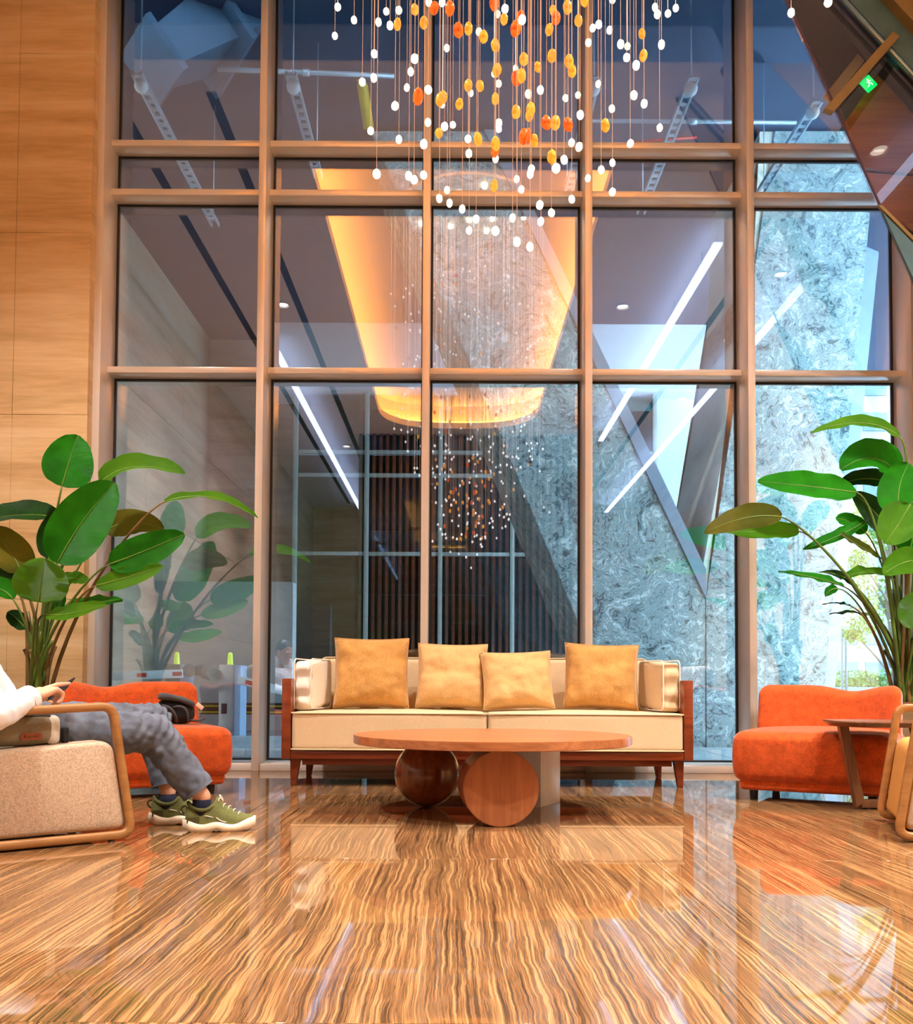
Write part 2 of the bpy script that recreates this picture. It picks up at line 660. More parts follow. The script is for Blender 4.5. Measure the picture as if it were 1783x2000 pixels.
bm = bmesh.new()
outer = [bm.verts.new(p) for p in ((XL - 0.2, YB - 0.2, CEIL), (XR + 0.2, YB - 0.2, CEIL), (XR + 0.2, 6.62, CEIL), (XL - 0.2, 6.62, CEIL))]
inner = [bm.verts.new(p) for p in cove_loop(0, CEIL)]
for L in (outer, inner):
    for i in range(len(L)):
        bm.edges.new((L[i], L[(i + 1) % len(L)]))
bmesh.ops.triangle_fill(bm, use_beauty=True, use_dissolve=False, edges=bm.edges[:])
# lip, ledge, recess wall and recess top
rings = [inner] + [[bm.verts.new(p) for p in cove_loop(o, z)] for o, z in ((0, CEIL + 0.12), (0.22, CEIL + 0.12), (0.22, CEIL + 0.5))]
for a, b in zip(rings, rings[1:]):
    for i in range(len(a)):
        bm.faces.new((a[i], a[(i + 1) % len(a)], b[(i + 1) % len(b)], b[i]))
bm.faces.new(rings[-1])
bm_obj('ceiling_board', bm, M_CEIL, ce, False)
box('roof_slab', (XL - 0.4, YB - 0.4, CEIL + 0.56), (XR + 0.4, GL + 0.15, CEIL + 0.75), M_BLACK, ce, 0)
box('blind_pocket', (XL, 6.60, CEIL + 0.30), (XR, GL, CEIL + 0.34), M_BLACK, ce, 0)
box('pocket_edge', (XL, 6.58, CEIL), (XR, 6.62, CEIL + 0.34), M_CEIL, ce, 0)
cl = [Vector(p) for p in cove_loop(0.10, CEIL + 0.14)]
v, f = tube(cl, 0.018, 6, closed=True)
M_COVE = emit('cove_led', (1.0, 0.27, 0.022), 36)
o = mesh_obj('cove_light_strip', v, f, M_COVE)
tag(o, 'warm led strip running round the ceiling cove', 'light')
M_TRAYW = simple('hanger_steel', (0.6, 0.6, 0.62), 0.3, 0.5)
M_SLOT = emit('linear_light', (0.80, 0.87, 1.0), 2.2)
for x, m, nm in ((-2.95, M_BLACK, 'air_slot'), (3.5, M_BLACK, 'air_slot'), (-2.1, M_BLACK, 'air_slot')):
    box(nm, (x - 0.045, YB + 0.5, CEIL - 0.004), (x + 0.045, 6.2, CEIL + 0.02), m, ce, 0)
for x, yend, lab in ((-2.60, 0.4, 'white linear ceiling light nearest the travertine side wall'), (2.84, 3.9, 'white linear ceiling light right of the cove'),
               (4.16, 3.9, 'white linear ceiling light along the row of downlights')):
    o = thing('linear_light', lab, 'light', (x, yend, CEIL - 0.24), 0, 'linear ceiling lights')
    y0_ = -4.6 if abs(x) < 3 and x > 0 else YB + 0.6
    box('light_tube', (-0.05, y0_ - yend, 0), (0.05, 0, 0.03), M_SLOT, o, 0.002)  # lowered from the ceiling so its upper side brightens the ceiling
    for q in range(6):
        yy = (y0_ - yend) * (q + 0.5) / 6
        v, f = tube([(0, yy, 0.03), (0, yy, 0.238)], 0.003, 5)
        mesh_obj('added_wire', v, f, M_TRAYW, o)  # wire added to carry the lowered light
# ---- recessed downlights, a few mirrored in the glass, most added to light the room
M_LENS = emit('downlight_lens', (1.0, 0.82, 0.55), 6)
DL_W = 540
dl_me = None


def dl_label(x, y):
    row = 'beside the outer linear light' if x > 3 else ('added right of the warm cove' if x > 0 else 'added left of the warm cove')
    ys_ = sorted([q for (p_, q) in DL_POS if p_ == x], reverse=True)
    return row + ', ' + ('nearest', 'second', 'third', 'fourth', 'fifth')[ys_.index(y)] + ' from the glass'


DL_POS = [(3.95, 3.4), (3.95, 2.63), (3.95, 0.4), (3.95, -2.5), (-2.3, 4.3), (-2.3, 1.6), (-2.3, -1.5), (2.2, 4.3), (2.2, 1.6), (2.2, -1.5), (-2.3, -6), (2.2, -6)]
k = 0
for x, y in DL_POS:
    if True:
        t = thing('downlight', 'recessed ceiling downlight ' + dl_label(x, y), 'light', (x, y, CEIL), 0, 'ceiling downlights')
        if dl_me is None:
            bm = bmesh.new()
            bmesh.ops.create_cone(bm, cap_ends=False, segments=20, radius1=0.085, radius2=0.06, depth=0.03)
            trim0 = bm_obj('trim_ring', bm, M_WHITEP, t)
            bm = bmesh.new()
            bmesh.ops.create_cone(bm, cap_ends=True, segments=20, radius1=0.062, radius2=0.06, depth=0.006)
            lens0 = bm_obj('lens', bm, M_LENS, t)
            trim0.location = (0, 0, -0.012)
            lens0.location = (0, 0, -0.006)
            dl_me = True
            ld = bpy.data.lights.new('downlight_lamp', 'SPOT')
            ld.shadow_soft_size = 0.09
            ld.spot_size = R(104)
            ld.spot_blend = 0.7
            ld.energy = DL_W
            ld.color = (1.0, 0.96, 0.92)
        else:
            copy_child(trim0, t)
            copy_child(lens0, t)
        lo_ = bpy.data.objects.new('lamp', ld)
        COL.objects.link(lo_)
        lo_.parent = t
        lo_.location = (0, 0, -0.035)

# ---- curtain wall
MX = [at(p, 1000, MF).x for p in (183, 504, 829.5, 1150, 1470, 1791)]
TOPZ = 6.0
tz = [at(350, y, TF).z for y in (722, 374.5, 279)]
win = structure('window_1', 'tall lobby curtain wall of clear glass in champagne frames')
mh = 0.026
ml = box('mullion', (-mh, MF, 0), (mh, GL + 0.04, TOPZ), M_ALU, win, 0.003)
ml.location = (MX[0], 0, 0)
for x in MX[1:]:
    c = copy_child(ml, win)
    c.location = (x, 0, 0)
zedges = [0.055] + [z for z in tz] + [TOPZ]
for i in range(5):
    a, b = MX[i] + mh, MX[i + 1] - mh
    for z in tz:
        box('transom', (a, TF, z - 0.022), (b, GL + 0.03, z + 0.022), M_ALU, win, 0.002)
    box('sill', (a, MF + 0.02, 0.0), (b, GL + 0.04, 0.05), M_ALU, win, 0.004)
    for k in range(4):
        z0 = zedges[k] + (0.022 if k else 0.0)
        z1 = zedges[k + 1] - 0.022
        p = box('pane', (a + 0.014, GL - 0.006, z0 + 0.014), (b - 0.014, GL + 0.006, z1 - 0.014), M_GLASS, win, 0)
        bm = bmesh.new()
        g = 0.016
        for lo, hi in (((a, GL - 0.012, z0), (a + g, GL + 0.012, z1)), ((b - g, GL - 0.012, z0), (b, GL + 0.012, z1)),
                       ((a + g, GL - 0.012, z0), (b - g, GL + 0.012, z0 + g)), ((a + g, GL - 0.012, z1 - g), (b - g, GL + 0.012, z1))):
            add_box(bm, lo, hi)
        bm_obj('gasket', bm, M_GASKET, p, False)
# wall return right of the glazing
wj = structure('wall_jamb', 'plaster return right of the glazing')
box('wall_core', (MX[5] + mh, MF + 0.02, 0), (XR + 0.1, GL + 0.1, CEIL + 0.3), M_TRAV, wj, 0.002)

# ================================================================== OUTSIDE
M_PAVE = simple('pale_paving', (0.48, 0.56, 0.60), 0.35, var=0.12, nscale=3)
M_ROAD = simple('grey_road', (0.26, 0.29, 0.32), 0.6, var=0.15, nscale=6)
M_KERB = simple('kerb_stone', (0.62, 0.70, 0.74), 0.5, var=0.1)
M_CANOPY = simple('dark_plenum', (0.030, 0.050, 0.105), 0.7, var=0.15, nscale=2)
M_DUCT = simple('blue_grey_duct', (0.12, 0.19, 0.29), 0.45, 0.3, var=0.1)
M_TRAY = simple('galvanised_steel', (0.50, 0.60, 0.70), 0.35, 0.5)
M_YELLOW = simple('yellow_pipe', (0.80, 0.52, 0.02), 0.4)
M_RED = simple('red_paint', (0.65, 0.02, 0.03), 0.4)
M_CONC = simple('pale_concrete', (0.85, 0.82, 0.70), 0.6, var=0.12, nscale=3)
M_FIN = simple('blue_grey_fin', (0.26, 0.33, 0.42), 0.4, var=0.06)
gr = structure('ground_outside', 'paved forecourt outside the glazing')
box('forecourt', (-30, GL + 0.06, -0.12), (60, 17, -0.03), M_ROAD, gr, 0)
box('street', (-60, 17, -0.13), (80, 120, -0.04), M_ROAD, gr, 0)
for i in range(12):
    for j in range(3):
        box('paver', (-3.2 + i * 0.8 + 0.004, 7.22 + j * 0.9, -0.03), (-3.2 + (i + 1) * 0.8 - 0.004, 7.22 + (j + 1) * 0.9 - 0.008, -0.005), M_PAVE, gr, 0.003, 1)
for k, y in enumerate((8.2, 9.3)):
    o = box('kerb', (-4.15, y, -0.03), (-1.15, y + 0.22, 0.06 + 0.05 * k), M_KERB, None, 0.012)
    tag(o, 'pale kerb stone outside the glass ' + ('nearest the lobby' if k == 0 else 'in front of the barrier posts'), 'kerb')

# canopy ceiling and the services under it
cp = structure('canopy', 'dark open canopy ceiling outside')
box('canopy_slab', (-10, GL + 0.16, 6.5), (8.5, 18.5, 6.75), M_CANOPY, cp, 0)  # lengthened to the right to keep sky light off the stone and fin
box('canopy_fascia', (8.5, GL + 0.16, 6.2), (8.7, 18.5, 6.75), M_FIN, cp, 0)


def tray(px0, py0, px1, py1, z, label):
    """slotted channel running away from the glass at height z"""
    a, b = gnd(px0, py0, z), gnd(px1, py1, z)
    x = (a.x + b.x) / 2
    y0, y1 = max(7.3, min(a.y, b.y)), max(a.y, b.y)
    t = thing('slotted_channel', label, 'channel', (x, y0, z), 0, 'slotted channels under the canopy')
    for s in (-1, 1):
        box('side_rail', (s * 0.035 - 0.008, 0, -0.02), (s * 0.035 + 0.008, y1 - y0, 0.02), M_TRAY, t, 0)
    bm = bmesh.new()
    n = int((y1 - y0) / 0.11)
    for i in range(n):
        add_box(bm, (-0.03, i * 0.11, -0.012), (0.03, i * 0.11 + 0.045, 0.002))
    o = bm_obj('rungs', bm, M_TRAY, t, False)
    o['kind'] = 'stuff'
    for yy in (0.1, y1 - y0 - 0.1):
        v, f = tube([(0, yy, 0), (0, yy, 6.5 - z)], 0.006, 5)
        mesh_obj('hanger_rod', v, f, M_TRAY, t)
    bm = bmesh.new()
    bmesh.ops.create_uvsphere(bm, u_segments=10, v_segments=8, radius=0.055, matrix=Matrix.Translation((0, 0.12, -0.03)))
    bm_obj('end_bracket', bm, M_WHITEP, t)


tray(236, 95, 425, 440, 5.3, 'slotted channel outside high beside the travertine wall')
tray(545, 60, 622, 345, 5.3, 'slotted channel outside above the left end of the sofa')
tray(1385, 62, 1255, 415, 5.3, 'slotted channel outside above the right end of the sofa')
tray(1605, 195, 1480, 375, 5.3, 'slotted channel outside next to the dark glass balustrade')
tray(1190, 60, 1100, 400, 5.3, 'slotted channel outside just right of the pendants')

t = thing('air_duct', 'blue grey air duct with wide flanges outside at the upper left', 'duct', tuple(at(380, 60, 8.6)))
a, b, c = at(300, 120, 8.3), at(410, 60, 8.6), at(640, -60, 9.2)
for (p, q, r0, r1, nm) in ((a, b, 0.20, 0.30, 'duct_reducer'), (b, c, 0.34, 0.38, 'duct_run')):
    d = (q - p).normalized()
    sx = d.cross(Vector((0, 0, 1))).normalized()
    up = sx.cross(d)
    V = []
    for pp, r_ in ((p, r0), (q, r1)):
        for (i, j) in ((-1, -1), (1, -1), (1, 1), (-1, 1)):
            V.append(pp + sx * i * r_ * 1.25 + up * j * r_ * 0.8)
    F = [(0, 1, 2, 3), (7, 6, 5, 4)] + [(i, 4 + i, 4 + (i + 1) % 4, (i + 1) % 4) for i in range(4)]
    mesh_obj(nm, V, F, M_DUCT, t, False, True)
    for pp, r_ in ((p, r0), (q, r1)):
        V = []
        for e in (-0.03, 0.03):
            for (i, j) in ((-1, -1), (1, -1), (1, 1), (-1, 1)):
                V.append(pp + d * e + sx * i * (r_ + 0.07) * 1.25 + up * j * (r_ + 0.07) * 0.9)
        mesh_obj('flange', V, F, M_DUCT, t, False, True)


def pipe(px0, py0, Y0, px1, py1, Y1, r, m, label):
    a, b = at(px0, py0, Y0), at(px1, py1, Y1)
    t = thing('service_pipe', label, 'pipe', tuple(a))
    v, f = tube([a, b], r, 10)
    mesh_obj('pipe_run', v, f, m, t, True, True)
    v, f = tube([a.lerp(b, 0.48), a.lerp(b, 0.52)], r * 1.5, 10)
    mesh_obj('coupling', v, f, m, t, True, True)


pipe(690, 45, 9, 720, 250, 9.6, 0.055, M_YELLOW, 'yellow pipe outside left of the pendant cluster')
pipe(425, 135, 8.6, 770, 148, 8.6, 0.022, M_TRAY, 'thin steel pipe crossing outside behind the yellow pipe')
pipe(640, 110, 9.6, 665, 225, 10, 0.10, M_DUCT, 'fat blue grey pipe outside beside the yellow pipe')
pipe(1120, 55, 8.6, 1545, 65, 8.6, 0.022, M_TRAY, 'thin steel pipe outside at the top right of the glazing')
pipe(1150, 236, 8.6, 1555, 239, 8.6, 0.018, M_TRAY, 'thin steel pipe outside just above the upper transom')
pipe(820, 58, 8.8, 1140, 66, 8.8, 0.012, M_RED, 'thin red sprinkler pipe outside behind the pendants')
pipe(1230, 278, 9.4, 1360, 268, 9.4, 0.014, M_RED, 'short red sprinkler pipe outside above the upper transom')

# stone clad V column
sc_ = thing('stone_column', 'huge swirled grey stone V column outside behind the sofa', 'column', tuple(gnd(1380, 1455)))
prism_y('stone_leg', px_poly([(725, 255), (945, 255), (1378, 1168), (1378, 1462), (1232, 1462)], 10), 10, 12.0, M_SWIRL, sc_, 0.01)
prism_y('stone_leg', px_poly([(1512, 255), (1715, 255), (1600, 1462), (1379, 1462), (1379, 1170)], 10), 10, 12.0, M_SWIRL, sc_, 0.01)
prism_y('pale_edge', px_poly([(945, 255), (968, 255), (1378, 1112), (1378, 1168)], 10), 9.98, 11.9, M_FIN, sc_)
prism_y('concrete_edge', px_poly([(1512, 255), (1379, 1170), (1368, 1140), (1470, 560), (1485, 255)], 10), 10.02, 11.9, M_CONC, sc_)
t = thing('leaning_fin', 'pale blue grey leaning fin outside left of the street tree', 'fin', tuple(gnd(1615, 1440)))
prism_y('fin_body', px_poly([(1590, 1442), (1640, 1442), (1738, 470), (1702, 455)], 11.8), 12.1, 12.7, M_FIN, t, 0.01)
prism_y('dark_post', px_poly([(1580, 1440), (1590, 1440), (1598, 1288), (1587, 1288)], 11.8), 11.95, 12.08, M_DUCT, t, 0.004)

# far glazed front across the forecourt
FY = 15.8
fw = structure('window_2', 'dark glazed shopfront across the forecourt')
fx = [at(p, 1000, FY).x for p in (577, 716, 860, 1000, 1139, 1278)]
fz = [at(888, y, FY).z for y in (1083, 930, 885)]
ftop = at(888, 770, FY).z
M_FRAME = simple('grey_green_frame', (0.50, 0.55, 0.50), 0.4, 0.2)
for x in fx:
    box('mullion', (x - 0.035, FY - 0.08, -0.05), (x + 0.035, FY + 0.05, ftop), M_FRAME, fw, 0.004)
zz = [-0.03] + fz + [ftop]
for i in range(5):
    for z in fz:
        box('transom', (fx[i] + 0.035, FY - 0.06, z - 0.03), (fx[i + 1] - 0.035, FY + 0.04, z + 0.03), M_FRAME, fw, 0.003)
    for k in range(4):
        box('pane', (fx[i] + 0.035, FY - 0.006, zz[k] + 0.03), (fx[i + 1] - 0.035, FY + 0.006, zz[k + 1] - 0.03), M_GLASS_FAR, fw, 0)
box('head_beam', (fx[0] - 0.5, FY - 0.2, ftop), (fx[-1] + 3.2, FY + 1.6, 6.5), M_CEIL, fw, 0.01)
M_SLAT = simple('dark_slat', (0.16, 0.10, 0.07), 0.45, var=0.3, nscale=5)
M_SLATBK = simple('slat_backing', (0.018, 0.022, 0.02), 0.7)
sx0, sx1 = at(704, 1000, 16.6).x, at(1290, 1000, 16.6).x
box('shop_back', (sx0, 16.72, -0.03), (sx1, 16.85, ftop + 0.3), M_SLATBK, fw, 0)
# slatted timber screen inside the lobby behind the viewer (seen in the glass)
sw = structure('wall_screen', 'dark timber slat screen behind the viewer')
box('backing', (-1.95, -5.25, 0), (2.55, -5.15, CEIL - 0.002), M_SLATBK, sw, 0)
s0 = box('slat', (-0.032, -5.15, 0), (0.032, -5.02, CEIL - 0.002), M_SLAT, sw, 0.003)
s0.location = (-1.9, 0, 0)
for i in range(1, 34):
    c = copy_child(s0, sw)
    c.location = (-1.9 + 4.4 * i / 33, 0, 0)
wf = structure('wall_far', 'walls across the forecourt')
xa, xb_, xc = at(230, 1000, 16.4).x, at(655, 1000, 16.4).x, at(704, 1000, 16.4).x
box('stone_panel', (-9.5, 16.4, -0.05), (xb_, 16.7, 6.5), M_TRAV2, wf, 0.004)
box('stone_pilaster', (xb_, 16.15, -0.05), (xc, 16.7, 6.5), M_TRAV, wf, 0.01)
M_WPANEL = simple('white_wall_panel', (0.80, 0.85, 0.90), 0.6, var=0.04, nscale=40, stretch=(0.2, 1, 6))
box('white_panel', (fx[-1] + 0.04, 16.0, -0.05), (at(1520, 1000, 16).x, 16.3, 6.5), M_WPANEL, wf, 0.004)
M_LOWW = simple('pale_low_wall', (0.62, 0.62, 0.60), 0.6, var=0.06, nscale=3)
lw = at(300, 1135, 13.6)
o = box('low_wall', (-7.5, 13.6, -0.05), (at(572, 1200, 13.6).x, 13.9, lw.z), M_LOWW, None, 0.01)
tag(o, 'pale plastered low wall outside behind the barrier posts', 'wall')
# mauve side wall of the drive on the left
box('side_wall', (-4.4, 7.6, -0.05), (-4.2, 16.4, 6.5), M_TRAV2, wf, 0)

# barrier gates
M_POSTG = simple('grey_green_housing', (0.10, 0.17, 0.18), 0.35, var=0.15)
M_POST = simple('pale_barrier_housing', (0.55, 0.50, 0.48), 0.4, var=0.06)
M_POSTS = simple('blue_barrier_side', (0.40, 0.58, 0.80), 0.4, var=0.05)
M_BEACON = simple('lime_beacon', (0.62, 0.72, 0.05), 0.3, Emission_Color=(0.6, 0.8, 0.05, 1), Emission_Strength=0.4)
M_ARM = simple('white_barrier_arm', (0.85, 0.92, 0.95), 0.4, var=0.02)


def barrier(pxa, pxb, ytop, Y, hub_px, arm, label, mat_front, tag_px):
    a, b = at(pxa, ytop, Y), at(pxb, ytop, Y)
    w = b.x - a.x
    h = a.z
    t = thing('barrier_gate', label, 'barrier', (a.x, Y, 0))
    box('housing', (0, 0, -0.03), (w, 0.34, h), mat_front, t, 0.008)
    box('side_panel', (w + 0.001, -0.01, -0.03), (w + 0.07, 0.3, h - 0.005), M_POSTS, t, 0.006)
    bm = bmesh.new()
    bmesh.ops.create_cone(bm, cap_ends=True, segments=16, radius1=0.032, radius2=0.026, depth=0.11, matrix=Matrix.Translation((w * 0.55, 0.12, h + 0.055)))
    bmesh.ops.create_uvsphere(bm, u_segments=16, v_segments=8, radius=0.026, matrix=Matrix.Translation((w * 0.55, 0.12, h + 0.11)))
    bm_obj('beacon', bm, M_BEACON, t)
    hp = at(hub_px[0], hub_px[1], Y) - Vector((a.x, Y, 0))
    bm = bmesh.new()
    bmesh.ops.create_cone(bm, cap_ends=True, segments=20, radius1=0.06, radius2=0.07, depth=0.10, matrix=Matrix.Translation((hp.x, -0.06, hp.z)) @ Matrix.Rotation(math.pi / 2, 4, 'X'))
    bmesh.ops.create_cone(bm, cap_ends=True, segments=16, radius1=0.04, radius2=0.07, depth=0.12, matrix=Matrix.Translation((hp.x + (0.09 if arm[0] < hub_px[0] else -0.09), -0.04, hp.z)) @ Matrix.Rotation(math.pi / 2, 4, 'Y'))
    bm_obj('arm_hub', bm, M_POSTG, t)
    e = at(arm[0], arm[1], Y) - Vector((a.x, Y, 0))
    s = at(arm[2], arm[3], Y) - Vector((a.x, Y, 0))
    d = (e - s)
    ang = math.atan2(d.z, d.x)
    M = Matrix.Translation((s.x, -0.14, s.z)) @ Matrix.Rotation(-ang, 4, 'Y')
    ao = box('barrier_arm', (0, -0.02, -0.045), (d.length, 0.02, 0.045), M_ARM, t, 0.008, M=M)
    for fr in tag_px:
        box('red_mark', (d.length * fr - 0.05, -0.0225, -0.022), (d.length * fr + 0.05, -0.0202, 0.022), M_RED, ao, 0, M=M)
    if mat_front is M_POST:
        box('keypad', (0.03, -0.012, h * 0.36), (w * 0.55, -0.001, h * 0.36 + 0.11), M_BLACK, t, 0.003)
    return t


barrier(323, 352, 1297, 10.4, (374, 1310), (205, 1322, 364, 1316), 'dark barrier gate post outside with lime beacon and arm to the left', M_POSTG, (0.06, 0.49))
barrier(428, 458, 1298, 10.4, (424, 1318), (560, 1350, 470, 1328), 'pale barrier gate post outside with keypad and lime beacon', M_POST, (0.27,))
t = thing('wheel_guard', 'black wheel guard rail outside with two yellow stripes', 'guard rail', (at(300, 1384, 12).x, 12, 0))
x1 = at(640, 1384, 12).x - t.location.x
zc = at(450, 1384, 12).z
box('board', (0, 0, zc - 0.07), (x1, 0.05, zc + 0.07), M_BLACK, t, 0.004)
for dz in (-0.045, 0.03):
    box('yellow_stripe', (0, -0.004, zc + dz - 0.009), (x1, -0.0005, zc + dz + 0.012), M_YELLOW, t, 0)
for q in (0.1, 0.5, 0.9):
    box('guard_post', (x1 * q - 0.03, 0.051, -0.03), (x1 * q + 0.03, 0.10, zc + 0.05), M_BLACK, t, 0.004)

# street side: hedge, tree, posts, far building
M_HEDGE = simple('hedge_leaf', (0.07, 0.19, 0.02), 0.5, var=0.5, nscale=30)
M_TREE = simple('tree_leaf', (0.15, 0.25, 0.02), 0.5, var=0.5, nscale=9)
M_BARK = simple('bark', (0.16, 0.12, 0.08), 0.8, var=0.3)
rnd = random.Random(5)


def leaf_cloud(n, sampler, size):
    V, F = [], []
    for i in range(n):
        p = Vector(sampler())
        d = Vector((rnd.gauss(0, 1), rnd.gauss(0, 1), rnd.gauss(0, 1))).normalized()
        e = d.orthogonal().normalized()
        e = (Matrix.Rotation(rnd.uniform(0, 6.28), 3, d) @ e)
        g = d.cross(e)
        s = size * rnd.uniform(0.6, 1.3)
        k = len(V)
        V += [p - e * s, p + g * s * 0.45 + d * s * 0.1, p + e * s, p - g * s * 0.45 + d * s * 0.1]
        F.append((k, k + 1, k + 2, k + 3))
    return V, F


HB = at(1690, 1330, 22)
t = thing('hedge', 'clipped green hedge in a grey planter by the street', 'hedge', (HB.x, 22, 0))
hw0, hw1 = at(1610, 1330, 22).x - HB.x, at(1850, 1330, 22).x - HB.x
hz0, hz1 = at(1690, 1342, 22).z, at(1690, 1316, 22).z
box('planter_wall', (hw0, -0.2, -0.04), (hw1, 0.7, hz0), M_DUCT, t, 0.01)
V, F = leaf_cloud(1800, lambda: (rnd.uniform(hw0, hw1), rnd.uniform(-0.2, 0.6), rnd.uniform(hz0 - 0.02, hz1 + rnd.uniform(-0.05, 0.08))), 0.06)
o = mesh_obj('foliage', V, F, M_HEDGE, t, False)
o['kind'] = 'stuff'
TB = at(1745, 1345, 19)
t = thing('street_tree', 'sunlit yellow green street tree beyond the glass', 'tree', (TB.x, 19, 0))
v, f = tube([(0, 0, -0.05), (0.05, 0.0, 1.2), (-0.05, 0.1, 2.4), (0.05, 0.1, 4.0)], [0.09, 0.075, 0.06, 0.03], 8)
mesh_obj('trunk', v, f, M_BARK, t)
clumps = [(1690, 1215, 0.38), (1668, 1240, 0.22), (1700, 1140, 0.40), (1740, 1180, 0.4), (1675, 1095, 0.3), (1715, 1040, 0.35), (1770, 1090, 0.5), (1690, 1010, 0.3), (1800, 1000, 0.5)]
for (x, y, r_) in clumps:
    c = at(x, y, 19 + rnd.uniform(-0.4, 0.4)) - Vector((TB.x, 19, 0))
    v, f = tube(bez((0, 0.05, max(0.8, c.z - 0.9)), (c.x * 0.5, c.y * 0.5, c.z - 0.3), c, 5), [0.03, 0.025, 0.02, 0.017, 0.013, 0.01], 6)
    mesh_obj('branch', v, f, M_BARK, t)
    V, F = leaf_cloud(260, lambda: c + Vector((rnd.gauss(0, 1), rnd.gauss(0, 1), rnd.gauss(0, 0.8))) * r_ * 0.5, 0.055)
    o = mesh_obj('foliage', V, F, M_TREE, t, False)
    o['kind'] = 'stuff'
for k, (x, lab) in enumerate(((1645, 'thin green post outside nearest the leaning fin'), (1653, 'thin green post outside nearest the street tree'))):
    a = at(x, 1340, 20)
    t = thing('thin_post', lab, 'post', (a.x, 20, 0))
    hh = at(x, 1225, 20).z
    v, f = tube([(0, 0, -0.04), (0, 0, hh)], 0.03, 8)
    mesh_obj('shaft', v, f, M_POSTG, t)
    box('foot_plate', (-0.035, -0.035, -0.04), (0.035, 0.035, 0.0), M_POSTG, t, 0.004)
BY = 50.0
b0, b1 = at(1560, 1330, BY), at(1990, 1330, BY)
M_BLD = simple('white_facade', (0.20, 0.215, 0.23), 0.7, var=0.02)
M_BWIN = simple('pale_blue_window', (0.06, 0.10, 0.13), 0.2, var=0.12, nscale=2)
bl = thing('office_block', 'bright white office block with rows of pale blue windows', 'building', (b0.x, BY, 0))
bw = b1.x - b0.x
box('wall', (0, 0, -0.1), (bw, 6, 19), M_BLD, bl, 0)
w0 = None
for i in range(7):
    for j in range(9):
        x = (i + 0.5) * bw / 7
        z = 1.0 + j * 1.85
        if w0 is None:
            w0 = box('office_window', (-0.62, -0.06, 0), (0.62, 0.02, 0.95), M_BWIN, bl, 0)
            o = w0
        else:
            o = copy_child(w0, bl)
        o.location = (x, 0, z)
bl2 = thing('tower_block', 'pale tower block far beyond the street', 'building', (at(1500, 1330, 80).x, 80, 0))
box('wall', (0, 0, -0.1), (22, 8, 44), M_BLD, bl2, 0)
w0 = None
for i in range(8):
    for j in range(16):
        if w0 is None:
            w0 = box('office_window', (-1.0, -0.08, 0), (1.0, 0.02, 1.3), M_BWIN, bl2, 0)
            o = w0
        else:
            o = copy_child(w0, bl2)
        o.location = (1.6 + i * 2.7, 0, 2 + j * 2.6)
# ================================================================== FURNITURE


def mat_from(verts, M):
    return [M @ Vector(v) for v in verts]


def pillow(w, h, t, seed, n=26, wr=0.020):
    """throw pillow standing in x-z, bottom at z=0, thickness along y"""
    V, F, ids = [], [], {}
    so = Vector((seed * 3.1, seed * 1.7, seed))

    def P(i, j, s):
        u, v = -1 + 2 * i / n, -1 + 2 * j / n
        edge = (1 - abs(u) ** 3.2) * (1 - abs(v) ** 3.2)
        d = max(edge, 0) ** 0.45
        x = w / 2 * u * (1 - 0.055 * (1 - v * v))
        z = h / 2 * v * (1 - 0.055 * (1 - u * u))
        nz = noise.noise(Vector((u * 2.2, v * 2.2, s)) + so) * wr + noise.noise(Vector((u * 5, v * 5, s)) + so) * wr * 0.45
        sag = 1 + 0.25 * (-v) * (1 - u * u)
        y = s * (t / 2 * d * sag) + (nz if edge > 0 else 0) * min(1, d * 1.6)
        return (x, y, z + h / 2)
    for s in (-1, 1):
        for i in range(n + 1):
            for j in range(n + 1):
                b = i in (0, n) or j in (0, n)
                k = (i, j, 0 if b else s)
                if k not in ids:
                    ids[k] = len(V)
                    V.append(P(i, j, s))
        for i in range(n):
            for j in range(n):
                q = []
                for (a, c) in ((i, j), (i + 1, j), (i + 1, j + 1), (i, j + 1)):
                    b = a in (0, n) or c in (0, n)
                    q.append(ids[(a, c, 0 if b else s)])
                if s > 0:
                    q.reverse()
                F.append(q)
    ring = [(i, 0) for i in range(n)] + [(n, j) for j in range(n)] + [(n - i, n) for i in range(n)] + [(0, n - j) for j in range(n)]
    path = [Vector(V[ids[(a, c, 0)]]) for a, c in ring]
    return V, F, path


def rim_path(sx, sy, r, z, n=5, fn=None):
    pts = round_poly([(-sx / 2, -sy / 2), (sx / 2, -sy / 2), (sx / 2, sy / 2), (-sx / 2, sy / 2)], r, n)
    out = []
    m = len(pts)
    for i in range(m):
        a, b = Vector(pts[i]), Vector(pts[(i + 1) % m])
        k = max(1, int((b - a).length / 0.06))
        out += [a.lerp(b, q / k) for q in range(k)]
    out = [Vector((p[0], p[1], z)) for p in out]
    return [fn(p) for p in out] if fn else out


# ------------------------------------------------------------------ sofa
SY = 5.83
sxl, sxr = at(550, 1400, SY).x, at(1354, 1400, SY).x
SW = sxr - sxl
SX = (sxl + sxr) / 2
SD = 0.84
sofa = thing('sofa', 'long cream sofa in a red brown wooden frame', 'sofa', (SX, SY, 0))
for s in (-1, 1):
    x0 = s * SW / 2
    box('arm_panel', (min(x0, x0 - s * 0.055), 0, 0.165), (max(x0, x0 - s * 0.055), SD, 0.645), M_SOFAW, sofa, 0.004)
box('back_panel', (-SW / 2 + 0.056, SD - 0.05, 0.165), (SW / 2 - 0.056, SD, 0.66), M_SOFAW, sofa, 0.004)
box('front_rail', (-SW / 2 + 0.056, 0.005, 0.165), (SW / 2 - 0.056, SD - 0.051, 0.212), M_SOFAW, sofa, 0.004)
lx = SW / 2 - 0.075
box('apron', (-lx + 0.04, 0.06, 0.125), (lx - 0.04, 0.10, 0.164), M_SOFAW, sofa, 0.003)
